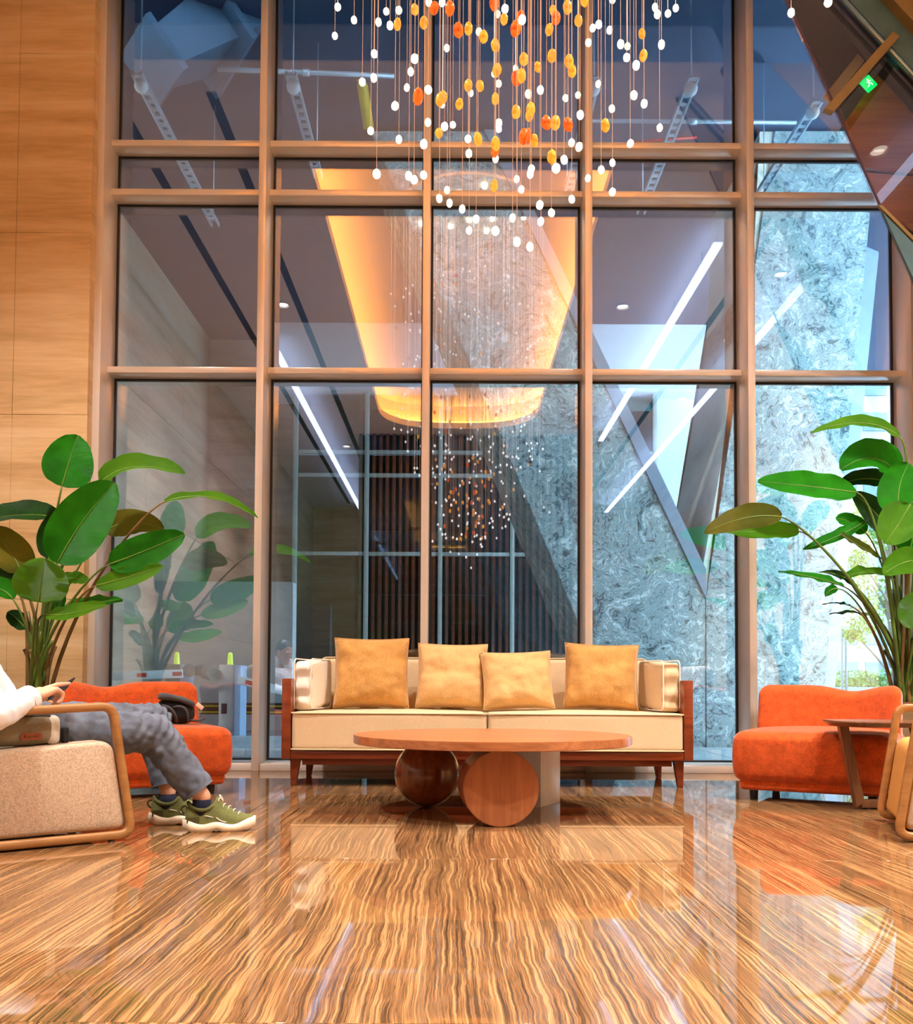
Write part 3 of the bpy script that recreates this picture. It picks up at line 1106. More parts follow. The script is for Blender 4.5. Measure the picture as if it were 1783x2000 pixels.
box('apron', (-lx + 0.04, SD - 0.16, 0.125), (lx - 0.04, SD - 0.12, 0.164), M_SOFAW, sofa, 0.003)
for s in (-1, 1):
    for y in (0.05, SD - 0.17):
        bm = bmesh.new()
        vs = add_box(bm, (s * lx - 0.03, y, 0.0), (s * lx + 0.03, y + 0.06, 0.164), 0)
        for v_ in bm.verts:
            if v_.co.z < 0.01:
                v_.co.x = s * lx + (v_.co.x - s * lx) * 0.55 + s * 0.012
                v_.co.y = y + 0.03 + (v_.co.y - y - 0.03) * 0.55
        bmesh.ops.bevel(bm, geom=bm.edges[:], offset=0.003, segments=2, affect='EDGES')
        bm_obj('leg', bm, M_SOFAW, sofa)
cw = (SW - 0.118) / 2
for s in (-1, 1):
    def crown(p, s=s):
        u, v = p.x / (cw / 2), p.y / 0.37
        if p.z > 0.08:
            p.z += 0.012 * max(0, 1 - u * u) * max(0, 1 - v * v) + 0.003 * noise.noise(Vector((p.x * 5 + s * 9, p.y * 5, 0)))
        p.y -= 0.006 * max(0, 1 - u * u) if p.y < -0.36 else 0
        return p
    V, F = softbox(cw - 0.004, 0.74, 0.232, 0.028, 12, crown)
    M = Matrix.Translation((s * (cw / 2), 0.36, 0.212 + 0.118))
    c = mesh_obj('seat_cushion', mat_from(V, M), F, M_CREAM, sofa)
    for zz_, nm in ((0.108, 'piping'), (-0.108, 'piping')):
        v, f = tube(mat_from(rim_path(cw + 0.002, 0.748, 0.03, zz_), M), 0.0055, 6, True)
        mesh_obj(nm, v, f, M_CREAM, c)


def bcf(p):
    p.z += 0.006 * noise.noise(Vector((p.x * 3, p.y * 3, 4)))
    return p


V, F = softbox(SW - 0.30, 0.17, 0.36, 0.035, 12, bcf)
M = Matrix.Translation((0, 0.69, 0.602)) @ Matrix.Rotation(R(-7), 4, 'X')
c = mesh_obj('back_cushion', mat_from(V, M), F, M_CREAM, sofa)
Mr = M @ Matrix.Translation((0, -0.076, 0)) @ Matrix.Rotation(R(90), 4, 'X')
v, f = tube(mat_from(rim_path(SW - 0.30, 0.36, 0.035, 0), Mr), 0.005, 6, True)
mesh_obj('piping', v, f, M_CREAM, c)

# side box cushions
for s, lab in ((-1, 'white box cushion against the left arm of the sofa'), (1, 'cream box cushion against the right arm of the sofa')):
    x = s * (SW / 2 - 0.055 - 0.085)
    t = thing('arm_cushion', lab, 'cushion', (SX + x, SY + 0.31, 0.462), R(9 * s))

    def wr_(p, s=s):
        if abs(p.x) < 0.055:
            p.y += 0.010 * math.sin(p.z * 70 + s + 3 * noise.noise(p * 6)) * (1 if p.y < 0 else 0.3)
        p.x += 0.012 * (1 - (p.y / 0.2) ** 2) * (1 - (p.z / 0.16) ** 2) * (1 if p.x > 0 else -1)
        p.z += 0.012 * math.sin(p.y * 9)
        return p
    V, F = softbox(0.115, 0.42, 0.30, 0.03, 12, wr_)
    M = Matrix.Translation((0, 0, 0.152))
    c = mesh_obj('cushion_body', mat_from(V, M), F, M_CREAMW if s < 0 else M_CREAM, t)
    for q in (-0.053, 0.053):
        Mq = M @ Matrix.Translation((q, 0, 0)) @ Matrix.Rotation(R(90), 4, 'Y')
        v, f = tube(mat_from(rim_path(0.305, 0.425, 0.04, 0), Mq), 0.0045, 6, True)
        mesh_obj('piping', v, f, M_CREAMW, c)

# throw pillows
for k, (cx, w, h, Y, m, rz, lean, tilt, lab) in enumerate((
        (725, 146, 138, 6.17, M_GOLD, 3, 13, 0, 'bronze gold throw pillow beside the white box cushion'),
        (880, 137, 128, 6.20, M_GOLD2, -3, 14, 1, 'pale gold throw pillow left of the sofa centre seam'),
        (1014, 139, 115, 6.12, M_GOLD2, 4, 17, -2, 'lowest throw pillow on the sofa just right of centre'),
        (1172, 144, 130, 6.17, M_GOLD, -4, 15, 2, 'bronze gold throw pillow near the right end of the sofa'))):
    sc = F_PX / Y
    V, F, path = pillow(w / sc, h / sc * 1.02, 0.19, k + 1)
    t = thing('throw_pillow', lab, 'pillow', (at(cx, 1385, Y).x, Y - 0.02, 0.463), R(rz))
    M = Matrix.Rotation(R(-lean), 4, 'X') @ Matrix.Rotation(R(tilt), 4, 'Y')
    b = mesh_obj('pillow_body', mat_from(V, M), F, m, t)
    v, f = tube(mat_from(path, M), 0.0045, 5, True)
    mesh_obj('piping', v, f, m, t)

# ------------------------------------------------------------------ coffee table
TX, TY = at(961, 1434, 4.75).x, 4.75
tb = thing('coffee_table', 'round walnut coffee table on a sphere a drum and a steel block', 'table', (TX, TY, 0))
bm = bmesh.new()
bmesh.ops.create_cone(bm, cap_ends=True, segments=96, radius1=0.672, radius2=0.672, depth=0.04, matrix=Matrix.Translation((0, 0, 0.350)))
es = [e for e in bm.edges if abs(e.verts[0].co.z - e.verts[1].co.z) < 1e-5]
bmesh.ops.bevel(bm, geom=es, offset=0.003, segments=2, affect='EDGES')
bm_obj('table_top', bm, M_TABLEW, tb, True, angle=50)
sp = at(834, 1517, 4.90)
bm = bmesh.new()
bmesh.ops.create_uvsphere(bm, u_segments=48, v_segments=32, radius=0.164, matrix=Matrix.Translation((sp.x - TX, 4.90 - TY, 0.165)))
bm_obj('sphere_leg', bm, M_SPHERE, tb)
cp_ = gnd(981, 1614)
bm = bmesh.new()
M = Matrix.Translation((at(979, 1538, 4.2).x - TX, 4.2 - TY, 0.1645)) @ Matrix.Rotation(R(5), 4, 'Z') @ Matrix.Translation((-0.0, 0.13, 0)) @ Matrix.Rotation(R(90), 4, 'X')
bmesh.ops.create_cone(bm, cap_ends=True, segments=72, radius1=0.1645, radius2=0.1645, depth=0.26, matrix=M)
es = [e for e in bm.edges if len(e.link_faces) == 2 and any(len(f.verts) > 8 for f in e.link_faces)]
bmesh.ops.bevel(bm, geom=es, offset=0.003, segments=2, affect='EDGES')
bm_obj('drum_leg', bm, M_TABLEZ, tb, True, angle=50)
bk = gnd(1094, 1567)
M = Matrix.Translation((bk.x - TX, bk.y - TY, 0)) @ Matrix.Rotation(R(62), 4, 'Z')
box('steel_leg', (-0.26, 0, 0), (0.0, 0.26, 0.329), M_STEEL, tb, 0.003, M=M)

# ------------------------------------------------------------------ orange lounge chairs


def orange_chair(loc, rz, flip, label):
    t = thing('lounge_chair', label, 'chair', loc, rz, 'orange velvet lounge chairs')
    w, d = 0.78, 0.74

    def seatf(p):
        u = p.x / (w / 2)
        v = p.y / (d / 2)
        k = max(0, 1 - u * u) * max(0, 1 - v * v)
        if p.z > 0.1:
            p.z += 0.022 * k - 0.01 * max(0, -v - 0.6)
        zz_ = p.z / 0.145
        bul = 0.012 * (1 - zz_ * zz_)
        if abs(u) > 0.85:
            p.x += math.copysign(bul, p.x)
        if v < -0.85:
            p.y -= bul
        return p
    V, F = softbox(w, d, 0.27, 0.05, 12, seatf)
    M = Matrix.Translation((0, 0, 0.235))
    st = mesh_obj('seat', mat_from(V, M), F, M_ORANGE, t)
    V, F = softbox(w - 0.05, d - 0.05, 0.07, 0.022, 8)
    mesh_obj('plinth', mat_from(V, Matrix.Translation((0, 0, 0.088))), F, M_ORANGE, t)
    v, f = tube(mat_from(rim_path(w - 0.045, d - 0.045, 0.07, 0.118), Matrix.Identity(4)), 0.006, 6, True)
    mesh_obj('seam_piping', v, f, M_ORANGE, st)
    v, f = tube([Vector((x, -d / 2 + 0.006, 0.333)) for x in [(-0.5 + i / 16) * (w - 0.12) for i in range(17)]], 0.003, 5)
    mesh_obj('seam_piping', v, f, M_ORANGE, st)

    def backf(p):
        u = p.x / (w / 2)
        top = max(0, (p.z + 0.02) / 0.22)
        uu = u * flip
        p.z += top * (0.012 - 0.034 * math.exp(-((uu - 0.30) / 0.34) ** 2))
        p.y -= 0.13 * u * u - 0.02
        p.y += 0.05 * top
        return p
    V, F = softbox(w + 0.0, 0.17, 0.42, 0.06, 14, backf)
    mesh_obj('backrest', mat_from(V, Matrix.Translation((0, d / 2 - 0.02, 0.40))), F, M_ORANGE, t)
    for x in (-1, 1):
        for y in (-1, 1):
            bm = bmesh.new()
            bmesh.ops.create_cone(bm, cap_ends=True, segments=16, radius1=0.02, radius2=0.024, depth=0.054, matrix=Matrix.Translation((x * (w / 2 - 0.09), y * (d / 2 - 0.09), 0.027)))
            bm_obj('foot', bm, M_BLACK, t)
    return t


th = R(-30)
fl_ = Vector((1.53, 5.28))
off = Matrix.Rotation(th, 2) @ Vector((-0.37, -0.36))
orange_chair((fl_.x - off.x, fl_.y - off.y, 0), th, 1, 'orange velvet lounge chair at the right by the side table')
th = R(33)
fr_ = Vector((-1.255, 5.42))
off = Matrix.Rotation(th, 2) @ Vector((0.37, -0.36))
OCL = (fr_.x - off.x, fr_.y - off.y, 0)
orange_chair(OCL, th, -1, 'orange velvet lounge chair behind the seated person')

# black backpack on the left orange chair
bp = at(343, 1416, 5.48)
t = thing('backpack', 'black backpack with grey top flap on the orange chair seat', 'bag', (bp.x, 5.48, 0.388), R(20))


def bagf(p):
    k = noise.noise(p * 9 + Vector((3, 1, 2)))
    p *= 1 + 0.14 * k
    return p


V, F = softbox(0.20, 0.16, 0.13, 0.055, 10, bagf)
bb = mesh_obj('bag_body', mat_from(V, Matrix.Translation((0, 0, 0.066))), F, M_NYLON, t)
V, F = softbox(0.20, 0.17, 0.035, 0.016, 10, lambda p: Vector((p.x, p.y, p.z + 0.03 * math.cos(p.x * 9) - 0.02 + 0.008 * noise.noise(p * 14))))
mesh_obj('top_flap', mat_from(V, Matrix.Translation((0.0, -0.015, 0.128)) @ Matrix.Rotation(R(14), 4, 'Y')), F, M_NYLONG, t)
for a, b, c in (((-0.08, -0.085, 0.10), (-0.02, -0.16, 0.10), (0.0, -0.09, 0.01)), ((-0.02, -0.085, 0.09), (0.06, -0.13, 0.12), (0.06, -0.09, 0.005)),
                ((0.07, -0.06, 0.02), (0.12, -0.07, 0.005), (0.16, -0.03, 0.035))):
    v, f = tube(bez(a, b, c, 8), 0.007, 6)
    mesh_obj('strap', v, f, M_NYLONG, bb)
M = Matrix.Translation((0.125, -0.05, 0.095)) @ Matrix.Rotation(R(40), 4, 'Y')
box('pull_tag', (-0.022, -0.004, -0.012), (0.022, 0.004, 0.012), simple('peach_tag', (0.8, 0.55, 0.4), 0.5), t, 0.002, M=M)

# ------------------------------------------------------------------ oak loop armchairs


def rect_loop(path2, y0, hw, hh, V0=None):
    """closed rectangular-section loop in x-z at y0; hw half width across y, hh half thickness in plane"""
    n = len(path2)
    V, F = [], []
    for i in range(n):
        p = Vector(path2[i])
        t = Vector(path2[(i + 1) % n]) - Vector(path2[i - 1])
        t.normalize()
        nn = Vector((-t.y, t.x))
        b = 0.006
        for (a, c) in ((-hh, -hw + b), (-hh + b, -hw), (hh - b, -hw), (hh, -hw + b), (hh, hw - b), (hh - b, hw), (-hh + b, hw), (-hh, hw - b)):
            q = p + nn * a
            V.append((q.x, y0 + c, q.y))
    for i in range(n):
        for k in range(8):
            i2, k2 = (i + 1) % n, (k + 1) % 8
            F.append((i * 8 + k, i * 8 + k2, i2 * 8 + k2, i2 * 8 + k))
    return V, F


def loop_chair(loc, rz, W, label, seat_m, front_m):
    """sitter faces local +x; origin on the floor at the front centre"""
    t = thing('armchair', label, 'armchair', loc, rz, 'oak loop armchairs')
    loop = round_poly([(-0.022, 0.024), (-0.105, 0.520), (-0.78, 0.490), (-0.74, 0.024)], [0.045, 0.055, 0.06, 0.05], 7)
    for s in (-1, 1):
        V, F = rect_loop(loop, s * (W / 2 - 0.016), 0.016, 0.0165)
        mesh_obj('arm_loop', V, F, M_OAK, t)
    # upholstered seat block following the slanted front
    prof = round_poly([(-0.044, 0.046), (-0.098, 0.390), (-0.745, 0.350), (-0.715, 0.046)], [0.03, 0.065, 0.05, 0.03], 7)

    def ring(sc, y):
        cx, cz = -0.41, 0.21
        return [(cx + (p[0] - cx) * sc[0], y, cz + (p[1] - cz) * sc[1]) for p in prof]
    hw = W / 2 - 0.008
    rs = [ring((0.93, 0.90), -hw + 0.0), ring((0.975, 0.955), -hw + 0.006), ring((0.995, 0.99), -hw + 0.018), ring((1, 1), -hw + 0.035)]
    for q in range(1, 6):
        rs.append(ring((1, 1.0), -hw + 0.035 + (2 * hw - 0.07) * q / 6))
    rs += [ring((1, 1), hw - 0.035), ring((0.995, 0.99), hw - 0.018), ring((0.975, 0.955), hw - 0.006), ring((0.93, 0.90), hw)]
    V = [p for r_ in rs for p in r_]
    m = len(prof)
    F = []
    for i in range(len(rs) - 1):
        for k in range(m):
            F.append((i * m + k, (i + 1) * m + k, (i + 1) * m + (k + 1) % m, i * m + (k + 1) % m))
    F.append(tuple(range(m)))
    F.append(tuple(reversed(range((len(rs) - 1) * m, len(rs) * m))))
    so = mesh_obj('seat_block', V, F, seat_m, t)
    bmx = bmesh.new()
    bmx.from_mesh(so.data)
    bmesh.ops.recalc_face_normals(bmx, faces=bmx.faces[:])
    bmx.to_mesh(so.data)
    bmx.free()
    so.data.shade_smooth()
    so.data.set_sharp_from_angle(angle=R(60))
    if front_m is not None:
        so.data.materials.append(front_m)
        for pl in so.data.polygons:
            if abs(pl.normal.y) < 0.8 and (pl.normal.x > 0.5 or pl.normal.z > 0.5):
                pl.material_index = 1
    V, F = softbox(0.15, W - 0.10, 0.50, 0.06, 10)
    M = Matrix.Translation((-0.74, 0, 0.58)) @ Matrix.Rotation(R(-16), 4, 'Y')
    mesh_obj('back_cushion', mat_from(V, M), F, seat_m, t)
    box('cross_bar', (-0.71, -W / 2 + 0.03, 0.50), (-0.67, W / 2 - 0.03, 0.525), M_OAK, t, 0.004)
    for x in (-0.10, -0.66):
        for s in (-1, 1):
            bm = bmesh.new()
            bmesh.ops.create_cone(bm, cap_ends=True, segments=12, radius1=0.012, radius2=0.012, depth=0.006, matrix=Matrix.Translation((x, s * (W / 2 - 0.016), 0.003)))
            bm_obj('glide', bm, M_BLACK, t)
    return t


AW = 0.68
n0, n1 = gnd(270, 1640), gnd(0, 1667)
fdir = Vector((n0.x - n1.x, n0.y - n1.y)).normalized()
ang_l = math.atan2(fdir.y, fdir.x)
lft = Vector((-fdir.y, fdir.x))
ctr = Vector((n0.x, n0.y)) + lft * AW / 2
CHL = loop_chair((ctr.x, ctr.y, 0), ang_l, AW, 'oatmeal armchair with oak loop arms under the seated person', M_BEIGE, None)
q0, q1 = gnd(1707, 1602), gnd(1743, 1645)     # far and near front corners of the right-hand chair
e = Vector((q1.x - q0.x, q1.y - q0.y))
AWR = e.length
e.normalize()
ang_r = math.atan2(e.y, e.x) - math.pi / 2      # e is the sitter's left
ctr = Vector((q0.x + q1.x, q0.y + q1.y)) / 2
M_TANV = fabric('amber_velvet', (0.62, 0.30, 0.075), 0.12, 200, 0.2, 6, 0.0, 1.1, 0.06)
CHR = loop_chair((ctr.x, ctr.y, 0), ang_r, AWR, 'oak loop armchair at the right edge with amber seat', M_BEIGE, M_TANV)

# side table between the chairs on the right
f0 = gnd(1680, 1580)
ST = thing('side_table', 'dark walnut side table with slanted leg beside the armchair', 'table', (f0.x, f0.y, 0))
ztop = 0.442
x_l = at(1620, 1405, f0.y).x - f0.x
bm = bmesh.new()
out = [p for p in round_poly([(x_l, -0.21), (x_l + 0.5, -0.21), (x_l + 0.5, 0.21), (x_l, 0.21)], 0.16, 8)]
rings = []
for z, k in ((ztop - 0.028, 0.90), (ztop - 0.006, 1.0), (ztop, 0.995)):
    rings.append([bm.verts.new(((p[0] - x_l - 0.25) * k + x_l + 0.25, p[1] * k, z)) for p in out])
for a, b in zip(rings, rings[1:]):
    for i in range(len(a)):
        bm.faces.new((a[i], a[(i + 1) % len(a)], b[(i + 1) % len(a)], b[i]))
bm.faces.new(list(reversed(rings[0])))
bm.faces.new(rings[-1])
bm_obj('table_top', bm, M_DARKW, ST)
lt = at(1645, 1416, f0.y).x - f0.x
for (xa_, xb2, nm) in ((lt, -0.012, 'slanted_leg'), (lt + 0.36, 0.36, 'slanted_leg')):
    prism_y(nm, [(xa_ - 0.02, ztop - 0.03), (xa_ + 0.025, ztop - 0.03), (xb2 + 0.028, 0.035), (xb2 - 0.015, 0.008)], -0.022, 0.022, M_DARKW, ST, 0.003, False)
box('foot_bar', (0.0, -0.021, 0.008), (0.36, 0.021, 0.048), M_DARKW, ST, 0.003)
for x in (0.02, 0.32):
    box('glide', (x - 0.012, -0.012, 0), (x + 0.012, 0.012, 0.009), M_BLACK, ST, 0)

# ================================================================== PLANTS


def leaf_geo(spine, width, normal, fold=0.25, ripple=0.006, seed=0, tipness=1.0, n=16, m=6):
    """leaf blade along spine (callable t->Vector); returns verts, faces, uvs, midrib path"""
    V, F, U, mid = [], [], [], []
    for i in range(n + 1):
        t = i / n
        p = spine(t)
        T = (spine(min(1, t + 0.02)) - spine(max(0, t - 0.02))).normalized()
        N = (normal - T * normal.dot(T))
        N = N.normalized() if N.length > 1e-4 else T.orthogonal().normalized()
        S = T.cross(N)
        prof = (math.sin(math.pi * min(1, t ** 0.82 * 0.985 + 0.012))) ** (0.46 if tipness < 1 else (0.50 if width > 0.09 else 0.72))
        hw = width / 2 * prof
        mid.append(p + N * 0.0005)
        for j in range(-m, m + 1):
            u = j / m
            lift = fold * hw * abs(u) ** 1.4
            rp = ripple * noise.noise(Vector((t * 7 + seed, u * 1.5, seed * 2.3))) * abs(u) * 3
            V.append(p + S * u * hw + N * (lift + rp))
            U.append((u * 0.5 + 0.5, t * 2 - abs(u) * 0.18))
    k = 2 * m + 1
    for i in range(n):
        for j in range(2 * m):
            F.append((i * k + j, i * k + j + 1, (i + 1) * k + j + 1, (i + 1) * k + j))
    return V, F, U, mid


def plant(label, base_px, Y, leaves, extra_stalks, seed, name='bird_of_paradise'):
    rn = random.Random(seed)
    b = at(base_px[0], base_px[1], Y)
    zr = 0.50
    t = thing(name, label, 'plant', (b.x, Y, zr))
    base = Vector((b.x, Y, zr - 0.02))
    for i, L in enumerate(leaves):
        bx, by, cx, cy, tx, ty, w, dB, dT, face, m = L[:11]
        fold = L[11] if len(L) > 11 else 0.22
        P0, P1, P2 = at(bx, by, Y + dB), at(cx, cy, Y + (dB + dT) / 2), at(tx, ty, Y + dT)
        ctl = P1 * 2 - (P0 + P2) * 0.5

        def sp_(s, P0=P0, P2=P2, ctl=ctl):
            return P0 * (1 - s) ** 2 + ctl * 2 * s * (1 - s) + P2 * s * s
        toCam = (CAM_P - P1).normalized()
        N = toCam * face + Vector((0, 0, 1)) * (1 - abs(face)) + Vector((0.05, 0, 0))
        wid = w / (F_PX / (Y + dB))
        V, F, U, mid = leaf_geo(sp_, wid, N.normalized(), fold, 0.006, i + seed, 0.9 if w > 60 else 1.0)
        lf = mesh_obj('leaf', V, F, m, t, True, True, U)
        v, f = tube(mid, [0.0045 * (1 - 0.8 * q / len(mid)) for q in range(len(mid))], 5)
        mesh_obj('midrib', v, f, M_RIB, lf, True, True)
        # stalk
        st = base + Vector((rn.uniform(-0.05, 0.05), rn.uniform(-0.06, 0.06), 0))
        up = st + Vector(((P0.x - st.x) * 0.18, (P0.y - st.y) * 0.3, (P0.z - st.z) * 0.55))
        T0 = (sp_(0.05) - sp_(0)).normalized()
        c2 = P0 - T0 * 0.12
        pth = []
        for q in range(15):
            s = q / 14
            pth.append(st * (1 - s) ** 3 + up * 3 * s * (1 - s) ** 2 + c2 * 3 * s * s * (1 - s) + P0 * s ** 3)
        r0 = rn.uniform(0.010, 0.016)
        v, f = tube(pth, [r0 * (1 - 0.68 * q / 14) for q in range(15)], 7)
        mesh_obj('leaf_stalk', v, f, M_STALK if rn.random() < 0.6 else M_STALK2, t, True, True)
    for k in range(extra_stalks):
        st = base + Vector((rn.uniform(-0.06, 0.06), rn.uniform(-0.06, 0.06), 0))
        e = st + Vector((rn.uniform(-0.10, 0.12), rn.uniform(-0.1, 0.1), rn.uniform(0.3, 0.62)))
        v, f = tube(bez(st, st + Vector((0, 0, 0.25)), e, 8), [0.018 * (1 - 0.05 * q) for q in range(9)], 8)
        mesh_obj('leaf_stalk', v, f, M_STALK if k % 2 else M_STALK2, t, True, True)
    pl = thing('planter', ('bronze box planter behind the seated person' if base_px[0] < 800 else 'bronze box planter behind the right armchair'), 'planter', (b.x, Y, 0))
    bm = bmesh.new()
    add_box(bm, (-0.2, -0.2, 0), (0.2, 0.2, 0.50), 0)
    for v_ in bm.verts:
        if v_.co.z < 0.1:
            v_.co.x *= 0.82
            v_.co.y *= 0.82
    top = [f for f in bm.faces if f.normal.z > 0.9]
    r_ = bmesh.ops.inset_region(bm, faces=top, thickness=0.022)
    bmesh.ops.translate(bm, verts=list({v for f in top for v in f.verts}), vec=(0, 0, -0.05))
    bmesh.ops.bevel(bm, geom=[e for e in bm.edges], offset=0.003, segments=1, affect='EDGES')
    bm_obj('planter_body', bm, M_PLANTER, pl)
    box('rim', (-0.206, -0.206, 0.502), (0.206, -0.178, 0.52), M_DARKW, pl, 0.002)
    box('rim', (-0.206, 0.178, 0.502), (0.206, 0.206, 0.52), M_DARKW, pl, 0.002)
    box('rim', (-0.206, -0.1775, 0.502), (-0.178, 0.1775, 0.52), M_DARKW, pl, 0.002)
    box('rim', (0.178, -0.1775, 0.502), (0.206, 0.1775, 0.52), M_DARKW, pl, 0.002)
    bm = bmesh.new()
    bmesh.ops.create_grid(bm, x_segments=10, y_segments=10, size=0.174, matrix=Matrix.Translation((0, 0, 0.47)))
    for v_ in bm.verts:
        v_.co.z += 0.008 * noise.noise(v_.co * 25)
    bm_obj('soil', bm, M_SOIL, pl)


LL = [  # base, middle, tip (px), width px, depth offsets, facing, material, fold
    (121, 950, 134, 905, 152, 850, 96, 0.0, 0.05, 0.95, M_LEAF, 0.10),
    (112, 1100, 160, 1020, 224, 943, 106, -0.15, -0.10, 0.9, M_LEAF, 0.25),
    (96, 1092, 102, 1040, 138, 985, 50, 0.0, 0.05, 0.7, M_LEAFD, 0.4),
    (198, 942, 265, 912, 361, 926, 58, 0.0, 0.1, 0.45, M_LEAF2, 0.5),
    (322, 980, 415, 972, 503, 1012, 38, -0.1, 0.0, 0.35, M_LEAF2, 0.3),
    (214, 1102, 285, 1075, 360, 1043, 66, -0.1, -0.1, 0.85, M_LEAF, 0.12),
    (205, 1040, 255, 1020, 320, 1034, 56, 0.2, 0.25, 0.7, M_LEAF3, 0.2),
    (188, 1144, 255, 1126, 318, 1105, 44, -0.1, -0.1, 0.7, M_LEAF2, 0.15),
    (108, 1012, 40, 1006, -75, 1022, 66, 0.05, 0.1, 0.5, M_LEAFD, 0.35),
    (42, 1120, 22, 1080, -18, 1030, 74, 0.05, 0.1, 0.75, M_LEAF3, 0.2),
    (74, 1176, 80, 1135, 86, 1090, 104, -0.3, -0.34, 0.95, M_LEAF2, 0.08),
    (92, 1200, 140, 1198, 208, 1180, 46, -0.25, -0.3, 0.5, M_LEAF2, 0.2),
    (118, 1192, 175, 1178, 240, 1172, 44, 0.0, 0.0, 0.4, M_LEAF, 0.2),
    (122, 1132, 145, 1130, 174, 1136, 34, 0.1, 0.1, 0.6, M_LEAF2, 0.2),
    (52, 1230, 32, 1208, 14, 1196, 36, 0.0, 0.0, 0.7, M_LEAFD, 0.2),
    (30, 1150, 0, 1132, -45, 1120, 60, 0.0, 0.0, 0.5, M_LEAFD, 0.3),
    (95, 1190, 112, 1170, 128, 1160, 40, 0.1, 0.1, 0.8, M_LEAF, 0.2),
    (25, 1170, -10, 1150, -60, 1170, 50, -0.1, -0.1, 0.6, M_LEAF, 0.3),
]
plant('tall bird of paradise plant behind the seated person', (72, 1340), 6.02, LL, 9, 11)
RL = [
    (1756, 852, 1680, 826, 1583, 846, 36, 0.0, 0.1, 0.5, M_LEAF2, 0.35),
    (1752, 922, 1700, 895, 1642, 918, 74, 0.1, 0.1, 0.6, M_LEAF, 0.45),
    (1745, 945, 1690, 935, 1640, 948, 44, 0.2, 0.2, 0.6, M_LEAFD, 0.3),
    (1672, 962, 1580, 950, 1480, 940, 62, -0.05, 0.0, 0.62, M_LEAF, 0.25),
    (1735, 1040, 1708, 1000, 1666, 962, 50, 0.1, 0.15, 0.85, M_LEAFD, 0.15),
    (1758, 1002, 1756, 955, 1775, 905, 80, -0.1, -0.05, 0.9, M_LEAF, 0.2),
    (1526, 1010, 1455, 1012, 1376, 1042, 54, -0.05, 0.0, 0.7, M_LEAF3, 0.25),
    (1560, 1038, 1495, 1038, 1420, 1040, 44, 0.1, 0.1, 0.6, M_LEAF2, 0.3),
    (1690, 1018, 1640, 1045, 1568, 1074, 28, 0.15, 0.2, 0.6, M_LEAF, 0.3),
    (1690, 1040, 1662, 1020, 1632, 1012, 36, 0.2, 0.2, 0.7, M_LEAF, 0.2),
    (1778, 985, 1754, 1025, 1728, 1062, 80, -0.2, -0.2, 0.8, M_LEAF2, 0.3),
    (1790, 985, 1785, 1040, 1770, 1090, 80, -0.15, -0.2, 0.9, M_LEAF, 0.3),
    (1800, 1100, 1768, 1098, 1726, 1122, 60, -0.25, -0.3, 0.75, M_LEAF2, 0.2),
    (1648, 1146, 1590, 1128, 1520, 1116, 24, 0.0, 0.1, 0.45, M_LEAF, 0.3),
    (1676, 1150, 1640, 1124, 1600, 1118, 22, 0.1, 0.1, 0.5, M_LEAFD, 0.3),
    (1740, 1128, 1690, 1118, 1640, 1132, 34, 0.1, 0.1, 0.4, M_LEAF2, 0.3),
    (1637, 1150, 1622, 1153, 1612, 1166, 20, 0.1, 0.1, 0.7, M_LEAF, 0.2),
    (1662, 1184, 1635, 1178, 1605, 1181, 10, 0.1, 0.2, 0.3, M_LEAFD, 0.2),
    (1700, 1202, 1660, 1196, 1620, 1200, 14, 0.1, 0.2, 0.3, M_LEAFD, 0.2),
    (1792, 1225, 1785, 1190, 1795, 1160, 60, -0.25, -0.28, 0.9, M_LEAF2, 0.1),
    (1720, 1090, 1668, 1060, 1640, 1040, 26, 0.1, 0.15, 0.4, M_LEAF3, 0.3),
    (1810, 930, 1840, 890, 1870, 870, 70, 0.0, 0.0, 0.7, M_LEAF, 0.3),
]
plant('tall bird of paradise plant at the right edge behind the armchair', (1768, 1340), 6.1, RL, 12, 23)

# ================================================================== CHANDELIER
CHY = 3.25


def make_egg(name, c, cl_, s, e):
    t = NT(name)
    nz = t.noise(t.coord(), 40, 4, 0.6, 0.5)
    col = t.ramp(nz.outputs[0], [(0.35, c), (0.65, cl_)])
    lw = t.n('ShaderNodeLayerWeight')
    lw.inputs[0].default_value = 0.35
    b = t.principled(col, 0.15, 0, 0.5, nz.outputs[0], 0.5, 0.004)
    t.l(col, b.inputs['Emission Color'])
    b.inputs['Emission Strength'].default_value = e  # glow the pebbles get from downlights, put in as emission
    b.inputs['Transmission Weight'].default_value = s
    b.inputs['IOR'].default_value = 1.3
    return t.m


